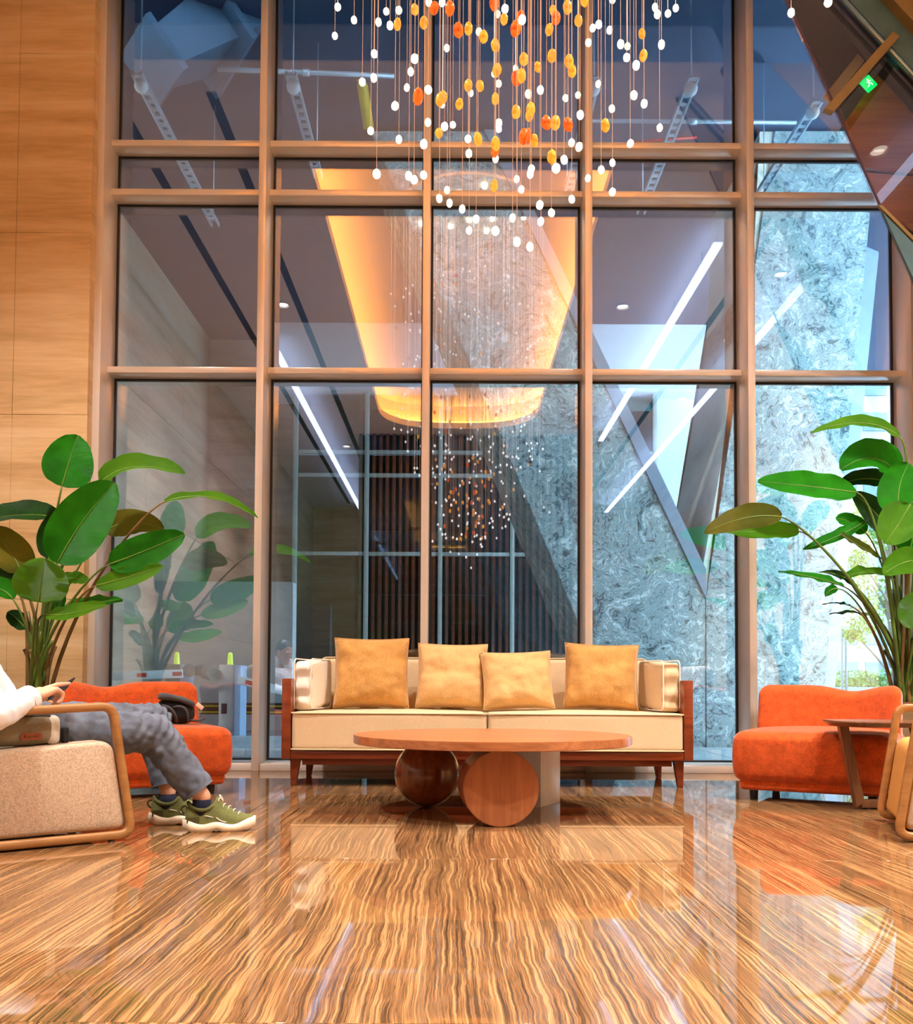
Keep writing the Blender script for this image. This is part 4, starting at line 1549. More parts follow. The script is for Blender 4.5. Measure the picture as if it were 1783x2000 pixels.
M_EGGW = make_egg('frosted_pebble', (0.95, 0.78, 0.58), (1.0, 0.95, 0.86), 0.0, 0.75)
M_EGGA = make_egg('amber_pebble', (0.62, 0.19, 0.01), (0.95, 0.42, 0.05), 0.0, 0.45)
M_EGGR = make_egg('red_amber_pebble', (0.50, 0.05, 0.004), (0.85, 0.17, 0.02), 0.0, 0.40)
M_WIRE = simple('steel_wire', (0.75, 0.66, 0.58), 0.3, 0.6)
PWHITE = [(131, 100), (291, 57), (252, 110), (310, 127), (232, 268), (229, 388), (172, 408), (413, 357), (433, 292), (335, 527), (214, 651), (354, 694), (243, 866), (403, 875), (429, 894), (477, 871), (478, 717), (500, 446), (498, 609), (581, 629), (622, 621), (752, 158), (711, 463), (698, 691), (702, 764), (850, 416), (851, 612), (850, 640), (835, 790), (845, 70), (882, 44), (967, 98), (998, 468), (1058, 448), (1183, 488), (940, 891), (963, 943), (1007, 866), (1013, 840), (1055, 1020), (1060, 1102), (1113, 1059), (1136, 837), (1176, 795), (1213, 710), (1250, 731), (1256, 572), (1214, 991), (1294, 887), (1360, 845), (1416, 810), (1416, 955), (1505, 714), (1413, 541), (1345, 418), (1318, 140), (1348, 122), (1402, 150), (1457, 220), (1487, 286), (1534, 325), (1523, 474), (1574, 516), (1651, 636), (1660, 222), (1628, 37), (594, 946), (555, 988), (606, 1011), (669, 1040), (738, 1090), (703, 1147), (834, 1149), (919, 1084), (941, 1203), (1006, 1228), (569, 12)]
PAMB = [(433, 48), (478, 113), (347, 121), (700, 143), (775, 183), (834, 226), (842, 348), (834, 492), (558, 496), (574, 483), (655, 518), (699, 425), (757, 427), (553, 662), (747, 691), (828, 924), (877, 95), (975, 295), (963, 377), (1045, 334), (937, 557), (1003, 575), (1010, 545), (1027, 698), (1115, 278), (1122, 54), (1102, 147), (1193, 36), (1247, 103), (1200, 305), (1215, 355), (1132, 611), (1115, 781), (1570, 277), (1381, 624), (835, 715), (1278, 5)]
PRED = [(530, 40), (607, 42), (650, 150), (449, 480), (935, 142), (960, 90), (937, 390), (995, 675), (975, 678), (1088, 610), (1196, 620), (833, 745), (828, 15), (1135, 90)]
ctop = CEIL + 0.46
ccx = at(965, 300, CHY).x
ch = thing('pendant_chandelier', 'cascade of white and amber glass pebbles hanging on thin wires', 'chandelier', (ccx, CHY, ctop))
bm = bmesh.new()
bmesh.ops.create_cone(bm, cap_ends=True, segments=48, radius1=0.78, radius2=0.78, depth=0.03, matrix=Matrix.Translation((0, 0, 0.015)))
bm_obj('canopy_plate', bm, M_STEEL, ch)


def egg_mesh(name, rx, rz, mat, seed):
    bm = bmesh.new()
    bmesh.ops.create_icosphere(bm, subdivisions=2, radius=1)
    for v_ in bm.verts:
        k = 1 + 0.10 * noise.noise(v_.co * 1.6 + Vector((seed, 0, 0)))
        v_.co = Vector((v_.co.x * rx * k, v_.co.y * rx * 0.9 * k, v_.co.z * rz * k))
    me = bpy.data.meshes.new(name)
    bm.to_mesh(me)
    bm.free()
    me.shade_smooth()
    me.materials.append(mat)
    return me


SQ = CHY / F_PX
eggs = {'w': [egg_mesh('pebble', 7.3 * SQ, 8.8 * SQ, M_EGGW, s) for s in (1, 2, 3)],
        'a': [egg_mesh('pebble', 9.2 * SQ, 13.6 * SQ, M_EGGA, s) for s in (4, 5, 6)],
        'r': [egg_mesh('pebble', 10.4 * SQ, 15.5 * SQ, M_EGGR, s) for s in (7, 8)]}
wv, wf_ = tube([(0, 0, 0), (0, 0, 1)], 0.0009, 5, caps=False)
wire_me = bpy.data.meshes.new('wire')
wire_me.from_pydata([tuple(v) for v in wv], [], wf_)
wire_me.materials.append(M_WIRE)
rp = random.Random(42)


def pendant(p, kind):
    o = bpy.data.objects.new('glass_pebble', rp.choice(eggs[kind]))
    COL.objects.link(o)
    o.parent = ch
    o.location = p - Vector((ccx, CHY, ctop))
    o.rotation_euler = (rp.uniform(-0.15, 0.15), rp.uniform(-0.15, 0.15), rp.uniform(0, 6.28))
    s = rp.uniform(0.92, 1.1)
    o.scale = (s, s, s)
    w = bpy.data.objects.new('wire', wire_me)
    COL.objects.link(w)
    w.parent = ch
    w.location = p - Vector((ccx, CHY, ctop)) + Vector((0, 0, 0.012))
    w.scale = (1, 1, ctop - p.z - 0.012)


for kind, lst in (('w', PWHITE), ('a', PAMB), ('r', PRED)):
    for (zx, zy) in lst:
        x, y = 640 + zx / 2.547, zy / 2.547
        pendant(at(x, y, CHY + rp.uniform(-0.28, 0.35)), kind)
pendant(at(1545, 25, 2.95), 'w')
pendant(at(1617, 5, 2.85), 'w')
cnt = 0
while cnt < 168:
    a, r_ = rp.uniform(0, 6.283), math.sqrt(rp.random())
    z = 2.98 + 2.3 * rp.random() ** 1.3
    rr = 0.85 * r_ * min(1.0, 0.75 + 0.5 * (z - 2.98))
    p = Vector((ccx + rr * math.cos(a) * 1.05, CHY + rr * math.sin(a), z))
    pendant(p, 'a' if rp.random() < (0.75 - 0.7 * r_) else ('r' if rp.random() < 0.15 * (1 - r_) + 0.03 else 'w'))
    cnt += 1

# the remaining small pebbles of the cascade, above the frame
geo = []
for k in range(130):
    a, r_ = rp.uniform(0, 6.283), math.sqrt(rp.random())
    z = 3.05 + 2.3 * rp.random() ** 1.2
    p = Vector((0.9 * r_ * math.cos(a), 0.85 * r_ * math.sin(a), z - ctop))
    me_ = eggs['w'][k % 3]
    geo.append(([v.co + p for v in me_.vertices], [tuple(pl.vertices) for pl in me_.polygons]))
    geo.append(([Vector((v[0], v[1], v[2] * -p.z)) + p for v in wv], wf_))
V, F = join_geo(geo)
o = mesh_obj('pebble_cluster', V, F, M_EGGW, ch)
o['kind'] = 'stuff'
M_SPOTL = emit('canopy_spot_lens', (1.0, 0.75, 0.35), 9)
for k in range(14):
    a, r_ = k * 2.4, 0.16 + 0.045 * k
    bm = bmesh.new()
    bmesh.ops.create_cone(bm, cap_ends=True, segments=14, radius1=0.03, radius2=0.03, depth=0.03, matrix=Matrix.Translation((r_ * math.cos(a) * 0.9, r_ * math.sin(a) * 0.9, -0.016)))
    bm_obj('canopy_spot', bm, M_SPOTL, ch)
# ================================================================== SLOPED DARK GLASS STAIR AT UPPER RIGHT
M_TEAL = simple('teal_grey_panel', (0.07, 0.15, 0.17), 0.5, var=0.12)
M_BRONZE = simple('bronze_metal', (0.34, 0.22, 0.08), 0.35, 0.6)
M_DKSOFF = simple('dark_soffit', (0.03, 0.022, 0.022), 0.5, var=0.3)
M_NAVY = simple('navy_reflection', (0.012, 0.018, 0.055), 0.4, var=0.2)
M_RAIL = simple('blue_steel_rail', (0.25, 0.42, 0.52), 0.2, 0.7)
M_EXITG = emit('exit_green', (0.0, 0.75, 0.12), 1.2)
M_EXITW = emit('exit_white', (0.8, 1.0, 0.85), 1.5)
PY = 6.15
st = thing('stair_balustrade', 'sloping smoked glass stair side at the upper right', 'stair', tuple(at(1680, 200, PY)))
prism_y('smoked_panel', px_poly([(1437, -215), (1450, -215), (1628, -25), (2480, 905), (2480, 1515), (2226, 1515)], PY), PY, PY + 0.03, M_GLASS_DARK, st)
prism_y('soffit_board', px_poly([(1440, -215), (1455, -215), (1640, -25), (2300, 690), (2300, 1490), (2215, 1490)], PY + 0.4), PY + 0.36, PY + 0.42, M_DKSOFF, st)
M_WOODREF = wood('brown_wood_reflection', (0.45, 0.15, 0.035), (0.85, 0.36, 0.09), 0.4, 'X', 6)
prism_y('added_pale_back', px_poly([(1442, -215), (1455, -215), (1640, -25), (2300, 690), (2300, 1490), (2215, 1490)], PY + 0.45), PY + 0.425, PY + 0.47, M_CEIL, st)  # pale board added so the stair's back mirrors less dark in the glazing
prism_y('wood_reflection', px_poly([(1650, 238), (1712, 150), (1815, 265), (1815, 345), (1685, 330)], PY + 0.3), PY + 0.28, PY + 0.31, M_WOODREF, st)  # solid pieces standing in for wood mirrored in the sloping panel
prism_y('wood_reflection', px_poly([(1690, 340), (1815, 350), (1815, 470), (1720, 410)], PY + 0.3), PY + 0.28, PY + 0.31, M_WOODREF, st)
prism_y('navy_reflection', px_poly([(1640, 10), (1690, 55), (1815, 170), (1815, 258), (1712, 145), (1660, 80)], PY + 0.3), PY + 0.29, PY + 0.33, M_NAVY, st)  # navy piece standing in for a dark area mirrored in the panel
prism_y('strip_reflection', px_poly([(1608, 190), (1672, 110), (1684, 124), (1622, 205)], PY + 0.3), PY + 0.27, PY + 0.30, M_TRAV, st)  # pale piece standing in for a strip mirrored in the panel
prism_y('teal_panel', px_poly([(1629, -25), (1735, -25), (2480, 768), (2480, 903)], PY), PY - 0.02, PY + 0.05, M_TEAL, st)
prism_y('gold_beam', px_poly([(1722, -25), (1832, -25), (2460, 640), (2460, 762)], PY - 0.1), PY - 0.1, PY + 0.05, M_BRONZE, st)
v, f = tube([at(1455, -208, PY - 0.03), at(2470, 886, PY - 0.03)], 0.016, 10)
mesh_obj('handrail', v, f, M_RAIL, st, True, True)
prism_y('bronze_beam', px_poly([(1610, 212), (1745, 60), (1758, 70), (1628, 218)], PY - 0.06), PY - 0.06, PY - 0.01, M_BRONZE, st, 0.003)
prism_y('bronze_strip', px_poly([(1714, 402), (1722, 402), (2300, 980), (2300, 998)], PY - 0.02), PY - 0.03, PY - 0.005, M_BRONZE, st)
prism_y('teal_panel', px_poly([(1724, 416), (2300, 1000), (2300, 1500), (2222, 1500)], PY - 0.02), PY - 0.025, PY - 0.003, M_TEAL, st)
v, f = tube([at(1437, -210, PY), at(1525, -25, PY), at(1660, 272, PY), at(2222, 1510, PY)], 0.008, 8)
mesh_obj('edge_trim', v, f, simple('plum_trim', (0.10, 0.06, 0.10), 0.3, 0.3), st, True, True)
# exit sign mirrored in the dark panel, built as a solid glowing box
EP = PY + 0.16
ec = at(1697, 162, EP)
ex = thing('exit_sign_reflection', 'small green exit sign reflection built behind the smoked glass', 'sign', tuple(ec))
Me = Matrix.Rotation(R(-42), 4, 'Y')
box('sign_box', (-0.038, 0, -0.045), (0.038, 0.02, 0.045), M_EXITG, ex, 0.002, M=Me)
bm = bmesh.new()   # running figure pictogram
bmesh.ops.create_uvsphere(bm, u_segments=8, v_segments=6, radius=0.006, matrix=Matrix.Translation((0.006, -0.002, 0.022)))
fig = bm_obj('runner_head', bm, M_EXITW, ex)
fig.data.transform(Me)
for a, b in (((0.004, 0.016), (-0.002, -0.002)), ((-0.002, -0.002), (0.012, -0.012)), ((0.012, -0.012), (0.008, -0.026)), ((-0.002, -0.002), (-0.012, -0.016)), ((-0.012, -0.016), (-0.024, -0.016)), ((0.003, 0.012), (0.018, 0.006)), ((0.003, 0.012), (-0.012, 0.008))):
    v, f = tube([Me @ Vector((a[0], -0.002, a[1])), Me @ Vector((b[0], -0.002, b[1]))], 0.0028, 6)
    mesh_obj('runner_limb', v, f, M_EXITW, ex)

# ================================================================== SEATED PERSON


def capsule(p, q, r0, r1, sides=20, cap0='round', cap1='round'):
    p, q = Vector(p), Vector(q)
    d = (q - p)
    L = d.length
    d.normalize()
    a = d.orthogonal().normalized()
    b = d.cross(a)
    prof = []
    if cap0 == 'round':
        prof += [(-r0 * math.cos(t * math.pi / 10), r0 * math.sin(t * math.pi / 10)) for t in range(1, 5)]
    prof += [(L * k / 6, r0 + (r1 - r0) * k / 6) for k in range(7)]
    if cap1 == 'round':
        prof += [(L + r1 * math.sin(t * math.pi / 10), r1 * math.cos(t * math.pi / 10)) for t in range(1, 5)]
    V, F = [], []
    for (x, r) in prof:
        for k in range(sides):
            an = 2 * math.pi * k / sides
            V.append(p + d * x + (a * math.cos(an) + b * math.sin(an)) * r)
    n = len(prof)
    for i in range(n - 1):
        for k in range(sides):
            F.append((i * sides + k, i * sides + (k + 1) % sides, (i + 1) * sides + (k + 1) % sides, (i + 1) * sides + k))
    F.append(tuple(reversed(range(sides))))
    F.append(tuple((n - 1) * sides + k for k in range(sides)))
    return V, F


def ball(c, rx, ry=None, rz=None, M=None):
    bm = bmesh.new()
    bmesh.ops.create_uvsphere(bm, u_segments=24, v_segments=16, radius=1)
    S = Matrix.Diagonal((rx, ry or rx, rz or rx, 1))
    T = Matrix.Translation(c) @ (M or Matrix.Identity(4)) @ S
    V = [T @ v.co for v in bm.verts]
    F = [tuple(v.index for v in f.verts) for f in bm.faces]
    bm.free()
    return V, F


def remesh(name, geos, voxel, mat, parent, smooth_it=6, disp=None):
    V, F = join_geo(geos)
    me = bpy.data.meshes.new(name + '_raw')
    me.from_pydata([tuple(v) for v in V], [], F)
    tmp = bpy.data.objects.new(name + '_raw', me)
    COL.objects.link(tmp)
    md = tmp.modifiers.new('r', 'REMESH')
    md.mode = 'VOXEL'
    md.voxel_size = voxel
    sm = tmp.modifiers.new('s', 'SMOOTH')
    sm.iterations = smooth_it
    sm.factor = 0.5
    dg = bpy.context.evaluated_depsgraph_get()
    ev = tmp.evaluated_get(dg)
    m2 = bpy.data.meshes.new_from_object(ev)
    bpy.data.objects.remove(tmp, do_unlink=True)
    bpy.data.meshes.remove(me)
    m2.name = name
    if disp:
        ns = [v.normal.copy() for v in m2.vertices]
        for v, nn in zip(m2.vertices, ns):
            v.co = v.co + nn * disp(v.co)
    m2.materials.clear()
    m2.materials.append(mat)
    if parent is not None:
        m2.transform(mw(parent).inverted())
    m2.shade_smooth()
    o = bpy.data.objects.new(name, m2)
    COL.objects.link(o)
    o.parent = parent
    return o


fw3 = Vector((fdir.x, fdir.y, 0))
lf3 = Vector((lft.x, lft.y, 0))
hipR, hipL = Vector((-1.66, 3.77, 0.430)), Vector((-1.78, 3.92, 0.435))
kneR, ankR = at(302, 1432, 4.00), at(390, 1562, 4.045)
kneL, ankL = at(300, 1410, 4.28), at(322, 1566, 4.16)
hR, aR = gnd(360, 1624), R(13)
hL, aL = gnd(294, 1610), R(10)
ankR = Vector((hR.x + 0.070 * math.cos(aR), hR.y + 0.070 * math.sin(aR), 0.142))
ankL = Vector((hL.x + 0.070 * math.cos(aL), hL.y + 0.070 * math.sin(aL), 0.142))
pel = (hipR + hipL) / 2
chest = pel + Vector((-0.17, -0.14, 0.23))
shc = pel + Vector((-0.25, -0.20, 0.41))
shR, shL = shc - lf3 * 0.17, shc + lf3 * 0.17
headc = Vector((-1.86, 3.69, 0.955))
elR, wrR = at(-12, 1396, 3.44), at(66, 1361, 3.625)
tipR = at(136, 1335, 3.80)
elL = shL + Vector((0.10, 0.10, -0.26))
wrL = at(78, 1408, 3.92)

person = thing('person', 'seated person in white shirt and grey trousers holding a phone', 'person', (pel.x, pel.y, 0))
# --- hand geometry
hd = (tipR - wrR).normalized()
hup = Vector((0, 0, 1))
hs = hd.cross(hup).normalized()      # towards the viewer's right / away side
hn = hs.cross(hd).normalized()       # back of the hand


def hp(x, y, z):
    return wrR + hd * x + hs * y + hn * z


hand = [capsule(hp(0.0, 0, 0), hp(0.03, 0, 0.0), 0.026, 0.030)]
for y, x1 in ((-0.026, 0.085), (-0.008, 0.09), (0.011, 0.09), (0.028, 0.085)):
    hand.append(capsule(hp(0.02, y * 0.7, 0), hp(x1, y, 0.004), 0.017, 0.0125))
ix0 = hp(0.085, -0.024, 0.006)
hand += [capsule(ix0, ix0.lerp(tipR, 0.5) + hn * 0.006, 0.0115, 0.0095), capsule(ix0.lerp(tipR, 0.5) + hn * 0.006, tipR, 0.0095, 0.0075)]
for y, L1, L2 in ((-0.006, 0.044, 0.040), (0.013, 0.040, 0.037), (0.030, 0.032, 0.030)):
    k0 = hp(0.09, y, 0.002)
    k1 = k0 + hd * L1 * 0.75 - hn * L1 * 0.65
    k2 = k1 - hd * L2 * 0.45 - hn * L2 * 0.8
    k3 = k2 - hd * 0.02 - hn * 0.002
    hand += [capsule(k0, k1, 0.0118, 0.0102), capsule(k1, k2, 0.0102, 0.0092), capsule(k2, k3, 0.009, 0.008)]
th0 = hp(0.03, -0.026, -0.012)
th1 = th0 + hd * 0.034 - hs * 0.022 - hn * 0.018
th2 = th1 + hd * 0.036 + hs * 0.006 - hn * 0.006
hand += [capsule(th0, th1, 0.0155, 0.0125), capsule(th1, th2, 0.012, 0.009)]
# left hand under the phone
ld_ = (at(106, 1402, 3.96) - wrL).normalized()
for y in (-0.02, -0.005, 0.01, 0.024):
    s_ = ld_.cross(hup).normalized()
    a = wrL + s_ * y
    hand.append(capsule(a, a + ld_ * 0.08, 0.016, 0.012))
    hand.append(capsule(a + ld_ * 0.08, a + ld_ * 0.12 + Vector((0, 0, 0.025)), 0.010, 0.008))
hand.append(capsule(wrL, wrL + ld_ * 0.05 + Vector((0, 0, 0.03)), 0.015, 0.010))
# --- body, one continuous mesh
hM = Matrix.Rotation(ang_l, 4, 'Z') @ Matrix.Rotation(R(18), 4, 'Y')


def hh(x, y, z):
    return headc + (hM.to_3x3() @ Vector((x, y, z)))


body = [
    ball(headc + Vector((0, 0, 0.02)), 0.098, 0.076, 0.105, hM), capsule(hh(0.03, 0, -0.03), hh(0.055, 0, -0.085), 0.066, 0.038),
    capsule(hh(0.094, 0, 0.015), hh(0.112, 0, -0.018), 0.009, 0.015), capsule(hh(0.085, -0.03, 0.03), hh(0.085, 0.03, 0.03), 0.014, 0.014),
    capsule(hh(0.088, -0.018, -0.05), hh(0.088, 0.018, -0.05), 0.010, 0.010), capsule(hh(0.09, -0.015, -0.062), hh(0.09, 0.015, -0.062), 0.009, 0.009),
    ball(hh(-0.005, -0.078, 0.0), 0.026, 0.010, 0.034, hM), ball(hh(-0.005, 0.078, 0.0), 0.026, 0.010, 0.034, hM),
    ball(hh(0.082, -0.03, 0.018), 0.012, 0.013, 0.009, hM), ball(hh(0.082, 0.03, 0.018), 0.012, 0.013, 0.009, hM),
    capsule(hh(-0.03, 0, -0.06), shc + Vector((0, 0, 0.03)), 0.052, 0.06),
    capsule(shR, shL, 0.055, 0.055), capsule(chest - lf3 * 0.06, chest + lf3 * 0.06, 0.09, 0.09), capsule(shc, chest, 0.08, 0.09), capsule(chest, pel - fw3 * 0.05, 0.09, 0.085),
    capsule(hipR, hipL, 0.085, 0.085), capsule(hipR, kneR, 0.07, 0.05), capsule(hipL, kneL, 0.07, 0.05),
    capsule(kneR, ankR, 0.048, 0.034), capsule(kneL, ankL, 0.048, 0.034),
    capsule(ankR, Vector((ankR.x, ankR.y, 0.075)), 0.033, 0.028), capsule(ankL, Vector((ankL.x, ankL.y, 0.075)), 0.033, 0.028),
    capsule(Vector((ankR.x + 0.015, ankR.y, 0.058)), Vector((ankR.x + 0.12, ankR.y + 0.02, 0.05)), 0.022, 0.018), capsule(Vector((ankL.x + 0.012, ankL.y, 0.058)), Vector((ankL.x + 0.12, ankL.y + 0.02, 0.05)), 0.022, 0.018),
    capsule(shR, elR, 0.05, 0.042), capsule(elR, wrR, 0.040, 0.027), capsule(shL, elL, 0.05, 0.042), capsule(elL, wrL, 0.040, 0.027)]
remesh('body', body + hand, 0.0042, M_SKIN, person, 4)
# hair cap
remesh('hair', [ball(hh(-0.022, 0, 0.045), 0.098, 0.083, 0.098, hM), ball(hh(-0.05, 0, 0.0), 0.07, 0.078, 0.08, hM)], 0.006, M_HAIR, person, 2,
       lambda c: 0.004 * noise.noise(c * 60))


def folds(c):
    return 0.006 * noise.noise(Vector((c.x * 16, c.y * 16, c.z * 9))) + 0.004 * noise.noise(c * 34)


shirt = [capsule(shR, shL, 0.075, 0.075), capsule(shc - lf3 * 0.05, shc + lf3 * 0.05, 0.10, 0.10), capsule(chest - lf3 * 0.07, chest + lf3 * 0.07, 0.125, 0.125), capsule(chest, pel - fw3 * 0.06, 0.135, 0.120),
         capsule(pel - fw3 * 0.05 - lf3 * 0.06, pel - fw3 * 0.05 + lf3 * 0.06, 0.118, 0.118), capsule(shc, shc + (headc - shc) * 0.42, 0.07, 0.066, cap1='flat'),
         capsule(shR, elR, 0.072, 0.062), capsule(elR, wrR - (wrR - elR) * 0.06, 0.060, 0.047, cap1='flat'),
         capsule(shL, elL, 0.072, 0.06), capsule(elL, wrL - (wrL - elL) * 0.1, 0.058, 0.046, cap1='flat')]
so = remesh('shirt', shirt, 0.008, M_SHIRT, person, 4, folds)
# cuff band
cd = (wrR - elR).normalized()
v, f = tube([wrR - cd * (0.016 + 0.008 * k) for k in range(5)], 0.0495, 20, caps=False)
mesh_obj('cuff', v, f, M_SHIRT, so, True, True)


def tfold(c):
    k = 0.009 * noise.noise(Vector((c.x * 26, c.y * 26, c.z * 8))) + 0.006 * noise.noise(c * 34)
    k += 0.006 * (abs(noise.noise(Vector((c.x * 18 + c.z * 14, c.y * 18, c.z * 20)))) - 0.3)
    for kn in (kneR, kneL):
        d = (c - kn).length
        if d < 0.16:
            k += 0.008 * math.sin((c.x + c.y - c.z) * 110) * (1 - d / 0.16)
    return k


hemR, hemL = kneR.lerp(ankR, 0.90), kneL.lerp(ankL, 0.90)
trous = [capsule(hipR, hipL, 0.115, 0.115), capsule(hipR, kneR, 0.100, 0.080), capsule(hipL, kneL, 0.100, 0.080),
         capsule(kneR, hemR, 0.079, 0.070, cap1='flat'), capsule(kneL, hemL, 0.078, 0.062, cap1='flat'), capsule(hipR.lerp(hipL, 0.5), hipR.lerp(hipL, 0.5) + fw3 * 0.08, 0.11, 0.09)]
tr = remesh('trousers', trous, 0.007, M_TROUSER, person, 4, tfold)
for kn, hm in ((kneR, hemR), (kneL, hemL)):
    d = (hm - kn).normalized()
    v, f = tube([hm - d * 0.012, hm + d * 0.004], 0.071 if kn is kneR else 0.063, 22, caps=False)
    mesh_obj('hem', v, f, M_TROUSER, tr, True, True)


# --- shoes
def shoe(heel, ang, ank, tilt=0.0):
    L = 0.285
    M = Matrix.Translation((heel.x, heel.y, 0)) @ Matrix.Rotation(ang, 4, 'Z')

    def half_w(x):
        u = x / L
        return (0.034 + 0.012 * math.sin(math.pi * min(1, u * 1.25) ** 1.5) + 0.006 * u) * (1 - max(0, (u - 0.72) / 0.28) ** 2.2 * 0.85) * (1 - max(0, (0.08 - u) / 0.08) ** 2 * 0.45)

    def zt(x):
        u = x / L
        pts = [(0, 0.100), (0.10, 0.108), (0.2, 0.096), (0.36, 0.112), (0.45, 0.136), (0.60, 0.100), (0.78, 0.072), (0.92, 0.056), (1.0, 0.040)]
        for (a, b), (c, d) in zip(pts, pts[1:]):
            if u <= c:
                k = (u - a) / (c - a)
                k = k * k * (3 - 2 * k)
                return b + (d - b) * k
        return 0.034

    def toe(x):
        return 0.022 * max(0, (x / L - 0.72) / 0.28) ** 2
    sh = None
    # upper
    N, K = 30, 16
    V, F = [], []
    for i in range(N + 1):
        x = 0.004 + (L - 0.012) * i / N
        w, h = half_w(x) * 0.96, zt(x) + toe(x)
        z0 = 0.026 + toe(x)
        for k in range(K + 1):
            a = math.pi * k / K
            cy, cz = math.cos(a), math.sin(a)
            yy = w * math.copysign(abs(cy) ** 0.75, cy) * (1 - 0.35 * max(0, cz) ** 2 * (1 if x / L > 0.45 else 0.4))
            V.append((x, yy, z0 + (h - z0) * abs(cz) ** 0.8))
    for i in range(N):
        for k in range(K):
            F.append((i * (K + 1) + k, (i + 1) * (K + 1) + k, (i + 1) * (K + 1) + k + 1, i * (K + 1) + k + 1))
    F.append(tuple(range(K + 1)))
    F.append(tuple(reversed(range(N * (K + 1), (N + 1) * (K + 1)))))
    up = mesh_obj('shoe_upper', mat_from(V, M), F, M_OLIVE, person, True, True)
    # sole with a waist under the arch
    V, F = [], []
    N = 34
    for i in range(N + 1):
        x = -0.008 + (L + 0.010) * i / N
        xx = min(max(x, 0.0), L - 0.002)
        u = xx / L
        w = half_w(xx) * 1.14 + 0.002
        bot = 0.0 + toe(xx) * 0.9 + 0.010 * math.exp(-((u - 0.45) / 0.06) ** 2) + 0.012 * max(0, 0.10 - u) / 0.10
        top = 0.036 + toe(xx) + 0.006 * math.cos(u * 14) + 0.010 * max(0, 0.3 - u) / 0.3
        if i == 0 or i == N:
            w *= 0.72
        ring = [(x, -w * 0.9, bot), (x, -w * 1.02, (bot + top) * 0.45), (x, -w * 0.95, top), (x, 0, top), (x, w * 0.95, top), (x, w * 1.02, (bot + top) * 0.45), (x, w * 0.9, bot), (x, 0, bot)]
        V += ring
    for i in range(N):
        for k in range(8):
            F.append((i * 8 + k, i * 8 + (k + 1) % 8, (i + 1) * 8 + (k + 1) % 8, (i + 1) * 8 + k))
    F.append(tuple(reversed(range(8))))
    F.append(tuple(N * 8 + k for k in range(8)))
    mesh_obj('sole', mat_from(V, M), F, M_SOLE, person, True, True)
    # collar, laces, heel tab, side stripe
    col_pts = []
    for k in range(24):
        a = 2 * math.pi * k / 24
        x = 0.072 + 0.058 * math.cos(a)
        y = 0.037 * math.sin(a)
        z = 0.106 + 0.026 * max(0, math.cos(a)) ** 2 + 0.012 * max(0, -math.cos(a)) ** 2 - 0.016 * abs(math.sin(a))
        col_pts.append((x, y, z))
    v, f = tube(mat_from(col_pts, M), 0.0075, 8, True)
    mesh_obj('collar', v, f, M_OLIVE, up, True, True)
    for q in range(5):
        x = 0.138 + q * 0.020
        z = zt(x) + 0.004
        w = 0.024 - 0.001 * q
        v, f = tube(mat_from([(x - 0.004, -w, z - 0.014), (x, -w * 0.5, z - 0.001), (x + 0.006, w * 0.5, z - 0.002), (x + 0.008, w, z - 0.014)], M), 0.0026, 6)
        mesh_obj('lace', v, f, M_CANVASL, up, True, True)
    for a, b, c in (((0.14, 0.0, 0.138), (0.135, -0.03, 0.158), (0.155, -0.035, 0.122)), ((0.14, 0.0, 0.138), (0.135, 0.03, 0.158), (0.155, 0.03, 0.122))):
        v, f = tube(mat_from(bez(a, b, c, 8), M), 0.0024, 6)
        mesh_obj('lace', v, f, M_CANVASL, up, True, True)
    v, f = tube(mat_from(bez((0.006, 0, 0.105), (-0.03, 0, 0.10), (0.0, 0, 0.07), 8), M), 0.004, 6)
    mesh_obj('heel_loop', v, f, M_OLIVED, up, True, True)
    V, F = softbox(0.05, 0.006, 0.028, 0.0028, 4)
    mesh_obj('heel_patch', mat_from(V, M @ Matrix.Translation((0.035, -half_w(0.035) * 0.99, 0.050)) @ Matrix.Rotation(R(-4), 4, 'Z')), F, M_OLIVED, up, True, True)
    V, F = softbox(0.034, 0.004, 0.004, 0.0018, 3)
    mesh_obj('side_stripe', mat_from(V, M @ Matrix.Translation((0.098, -half_w(0.098) * 0.93, 0.064)) @ Matrix.Rotation(R(12), 4, 'Y')), F, M_CANVASL, up, True, True)
    v, f = tube(mat_from(bez((0.128, -half_w(0.128) * 1.0, 0.060), (0.14, -half_w(0.14) * 1.02, 0.045), (0.168, -half_w(0.168) * 1.0, 0.040), 6), M), 0.0025, 6)
    mesh_obj('side_stripe', v, f, M_CANVASL, up, True, True)
    # sock
    top = M @ Vector((0.07, 0, 0.06))
    v, f = tube([top, top.lerp(ank, 0.5), ank], [0.034, 0.038, 0.0385], 18)
    mesh_obj('sock', v, f, M_SOCK, person, True, True)


shoe(hR, aR, ankR + Vector((-0.002, 0, -0.012)))
shoe(hL, aL, ankL + Vector((-0.002, 0, -0.012)))

# phone in the right hand
pc = at(126, 1352, 3.84)
ph = thing('phone', 'dark phone held in the hand above the oak arm', 'phone', tuple(pc))
pd = (at(143, 1340, 3.90) - at(108, 1362, 3.78)).normalized()
px_ = (pc - CAM_P)
px_ = (px_ - pd * px_.dot(pd)).normalized()
pn = px_.cross(pd)
Mp = Matrix(((pd.x, px_.x, pn.x, 0), (pd.y, px_.y, pn.y, 0), (pd.z, px_.z, pn.z, 0), (0, 0, 0, 1))) @ Matrix.Rotation(R(15), 4, 'X')
pb = box('phone_body', (-0.070, -0.036, -0.022), (0.068, 0.036, -0.015), M_BLACK, ph, 0.003, M=Mp)
box('screen', (-0.066, -0.033, -0.0149), (0.064, 0.033, -0.0144), M_GASKET, ph, 0, M=Mp)
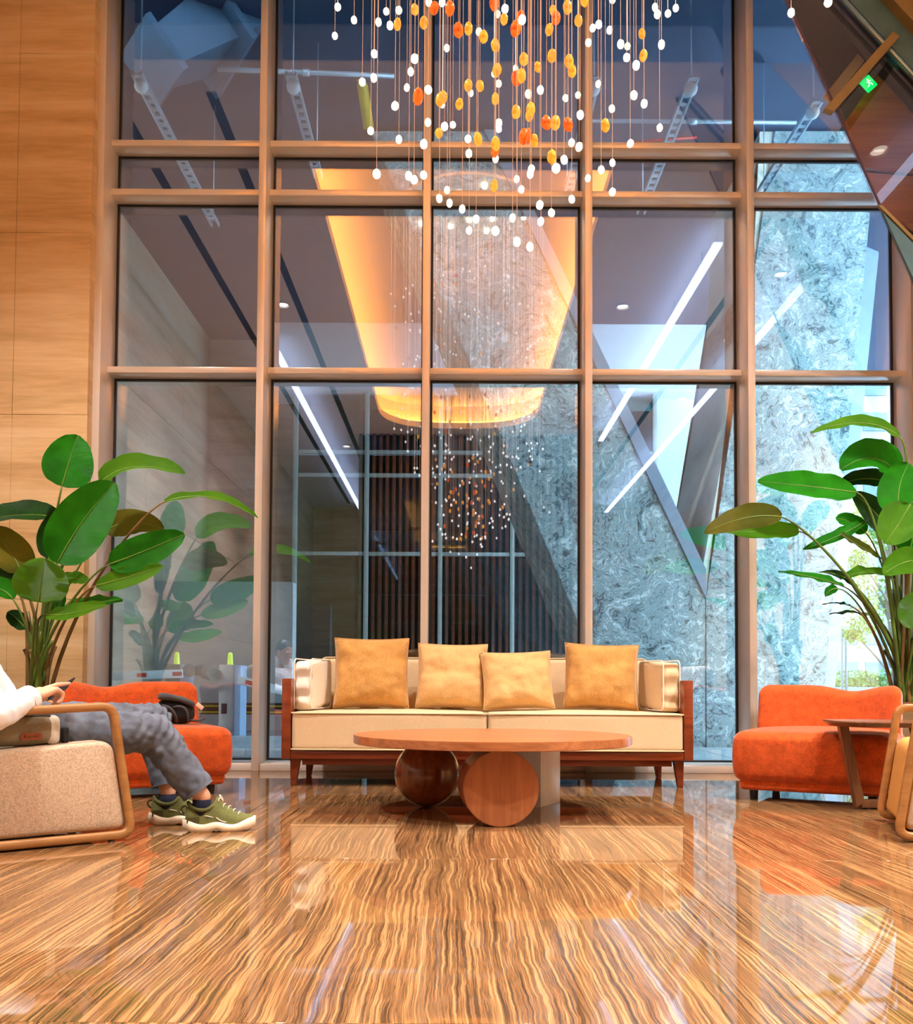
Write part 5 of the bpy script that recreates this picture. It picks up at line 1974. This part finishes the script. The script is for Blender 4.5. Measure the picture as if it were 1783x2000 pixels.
# phone needs to sit under the index finger
# khaki waist bag on the seat
wb_ = at(38, 1450, 3.62)
wbz = 0.374
bg = thing('waist_bag', 'khaki canvas waist bag with brown leather tag beside the person', 'bag', (wb_.x, 3.62, wbz), ang_l)


def bagd(p):
    u = p.x / 0.17
    p.z *= 1 - 0.10 * max(0, u) ** 2
    p.z += 0.004 * noise.noise(p * 18)
    p.y += 0.006 * noise.noise(p * 11)
    return p


V, F = softbox(0.34, 0.085, 0.115, 0.035, 12, bagd)
bo = mesh_obj('bag_body', mat_from(V, Matrix.Translation((-0.05, 0, 0.058))), F, M_CANVAS, bg)
V, F = softbox(0.05, 0.089, 0.112, 0.024, 8)
mesh_obj('end_panel', mat_from(V, Matrix.Translation((0.112, 0, 0.057))), F, M_CANVASL, bg)
v, f = tube([Vector((-0.20 + 0.3 * k / 12, -0.030 - 0.004 * math.sin(k), 0.112)) for k in range(13)], 0.004, 6)
mesh_obj('zip', v, f, M_NYLONG, bg)
tagpts = round_poly([(-0.042, 0), (-0.032, -0.013), (0.032, -0.013), (0.042, 0), (0.032, 0.013), (-0.032, 0.013)], 0.003, 3)
lt_ = prism_y('leather_tag', [(p[0] + 0.028, p[1] + 0.036) for p in tagpts], -0.0485, -0.0425, M_TAN, bg, 0, False)
M_TANL = simple('pressed_lettering', (0.12, 0.025, 0.008), 0.5)
# pressed script on the tag, too small to read: a few strokes
strokes = [[(-0.026, -0.005), (-0.024, 0.006), (-0.018, 0.005), (-0.021, 0.0), (-0.016, -0.005)], [(-0.012, -0.004), (-0.008, 0.003), (-0.004, -0.004)],
           [(0.0, -0.004), (0.002, 0.003), (0.006, -0.003)], [(0.010, -0.004), (0.012, 0.003), (0.016, 0.002), (0.014, -0.004)], [(0.019, -0.004), (0.021, 0.006), (0.025, -0.003)]]
for s in strokes:
    v, f = tube([Vector((p[0] + 0.028, -0.0489, p[1] + 0.036)) for p in s], 0.0012, 5)
    mesh_obj('pressed_stroke', v, f, M_TANL, lt_)
V, F = softbox(0.026, 0.03, 0.06, 0.008, 5)
mesh_obj('buckle', mat_from(V, Matrix.Translation((0.162, -0.005, 0.035))), F, M_NYLON, bg)
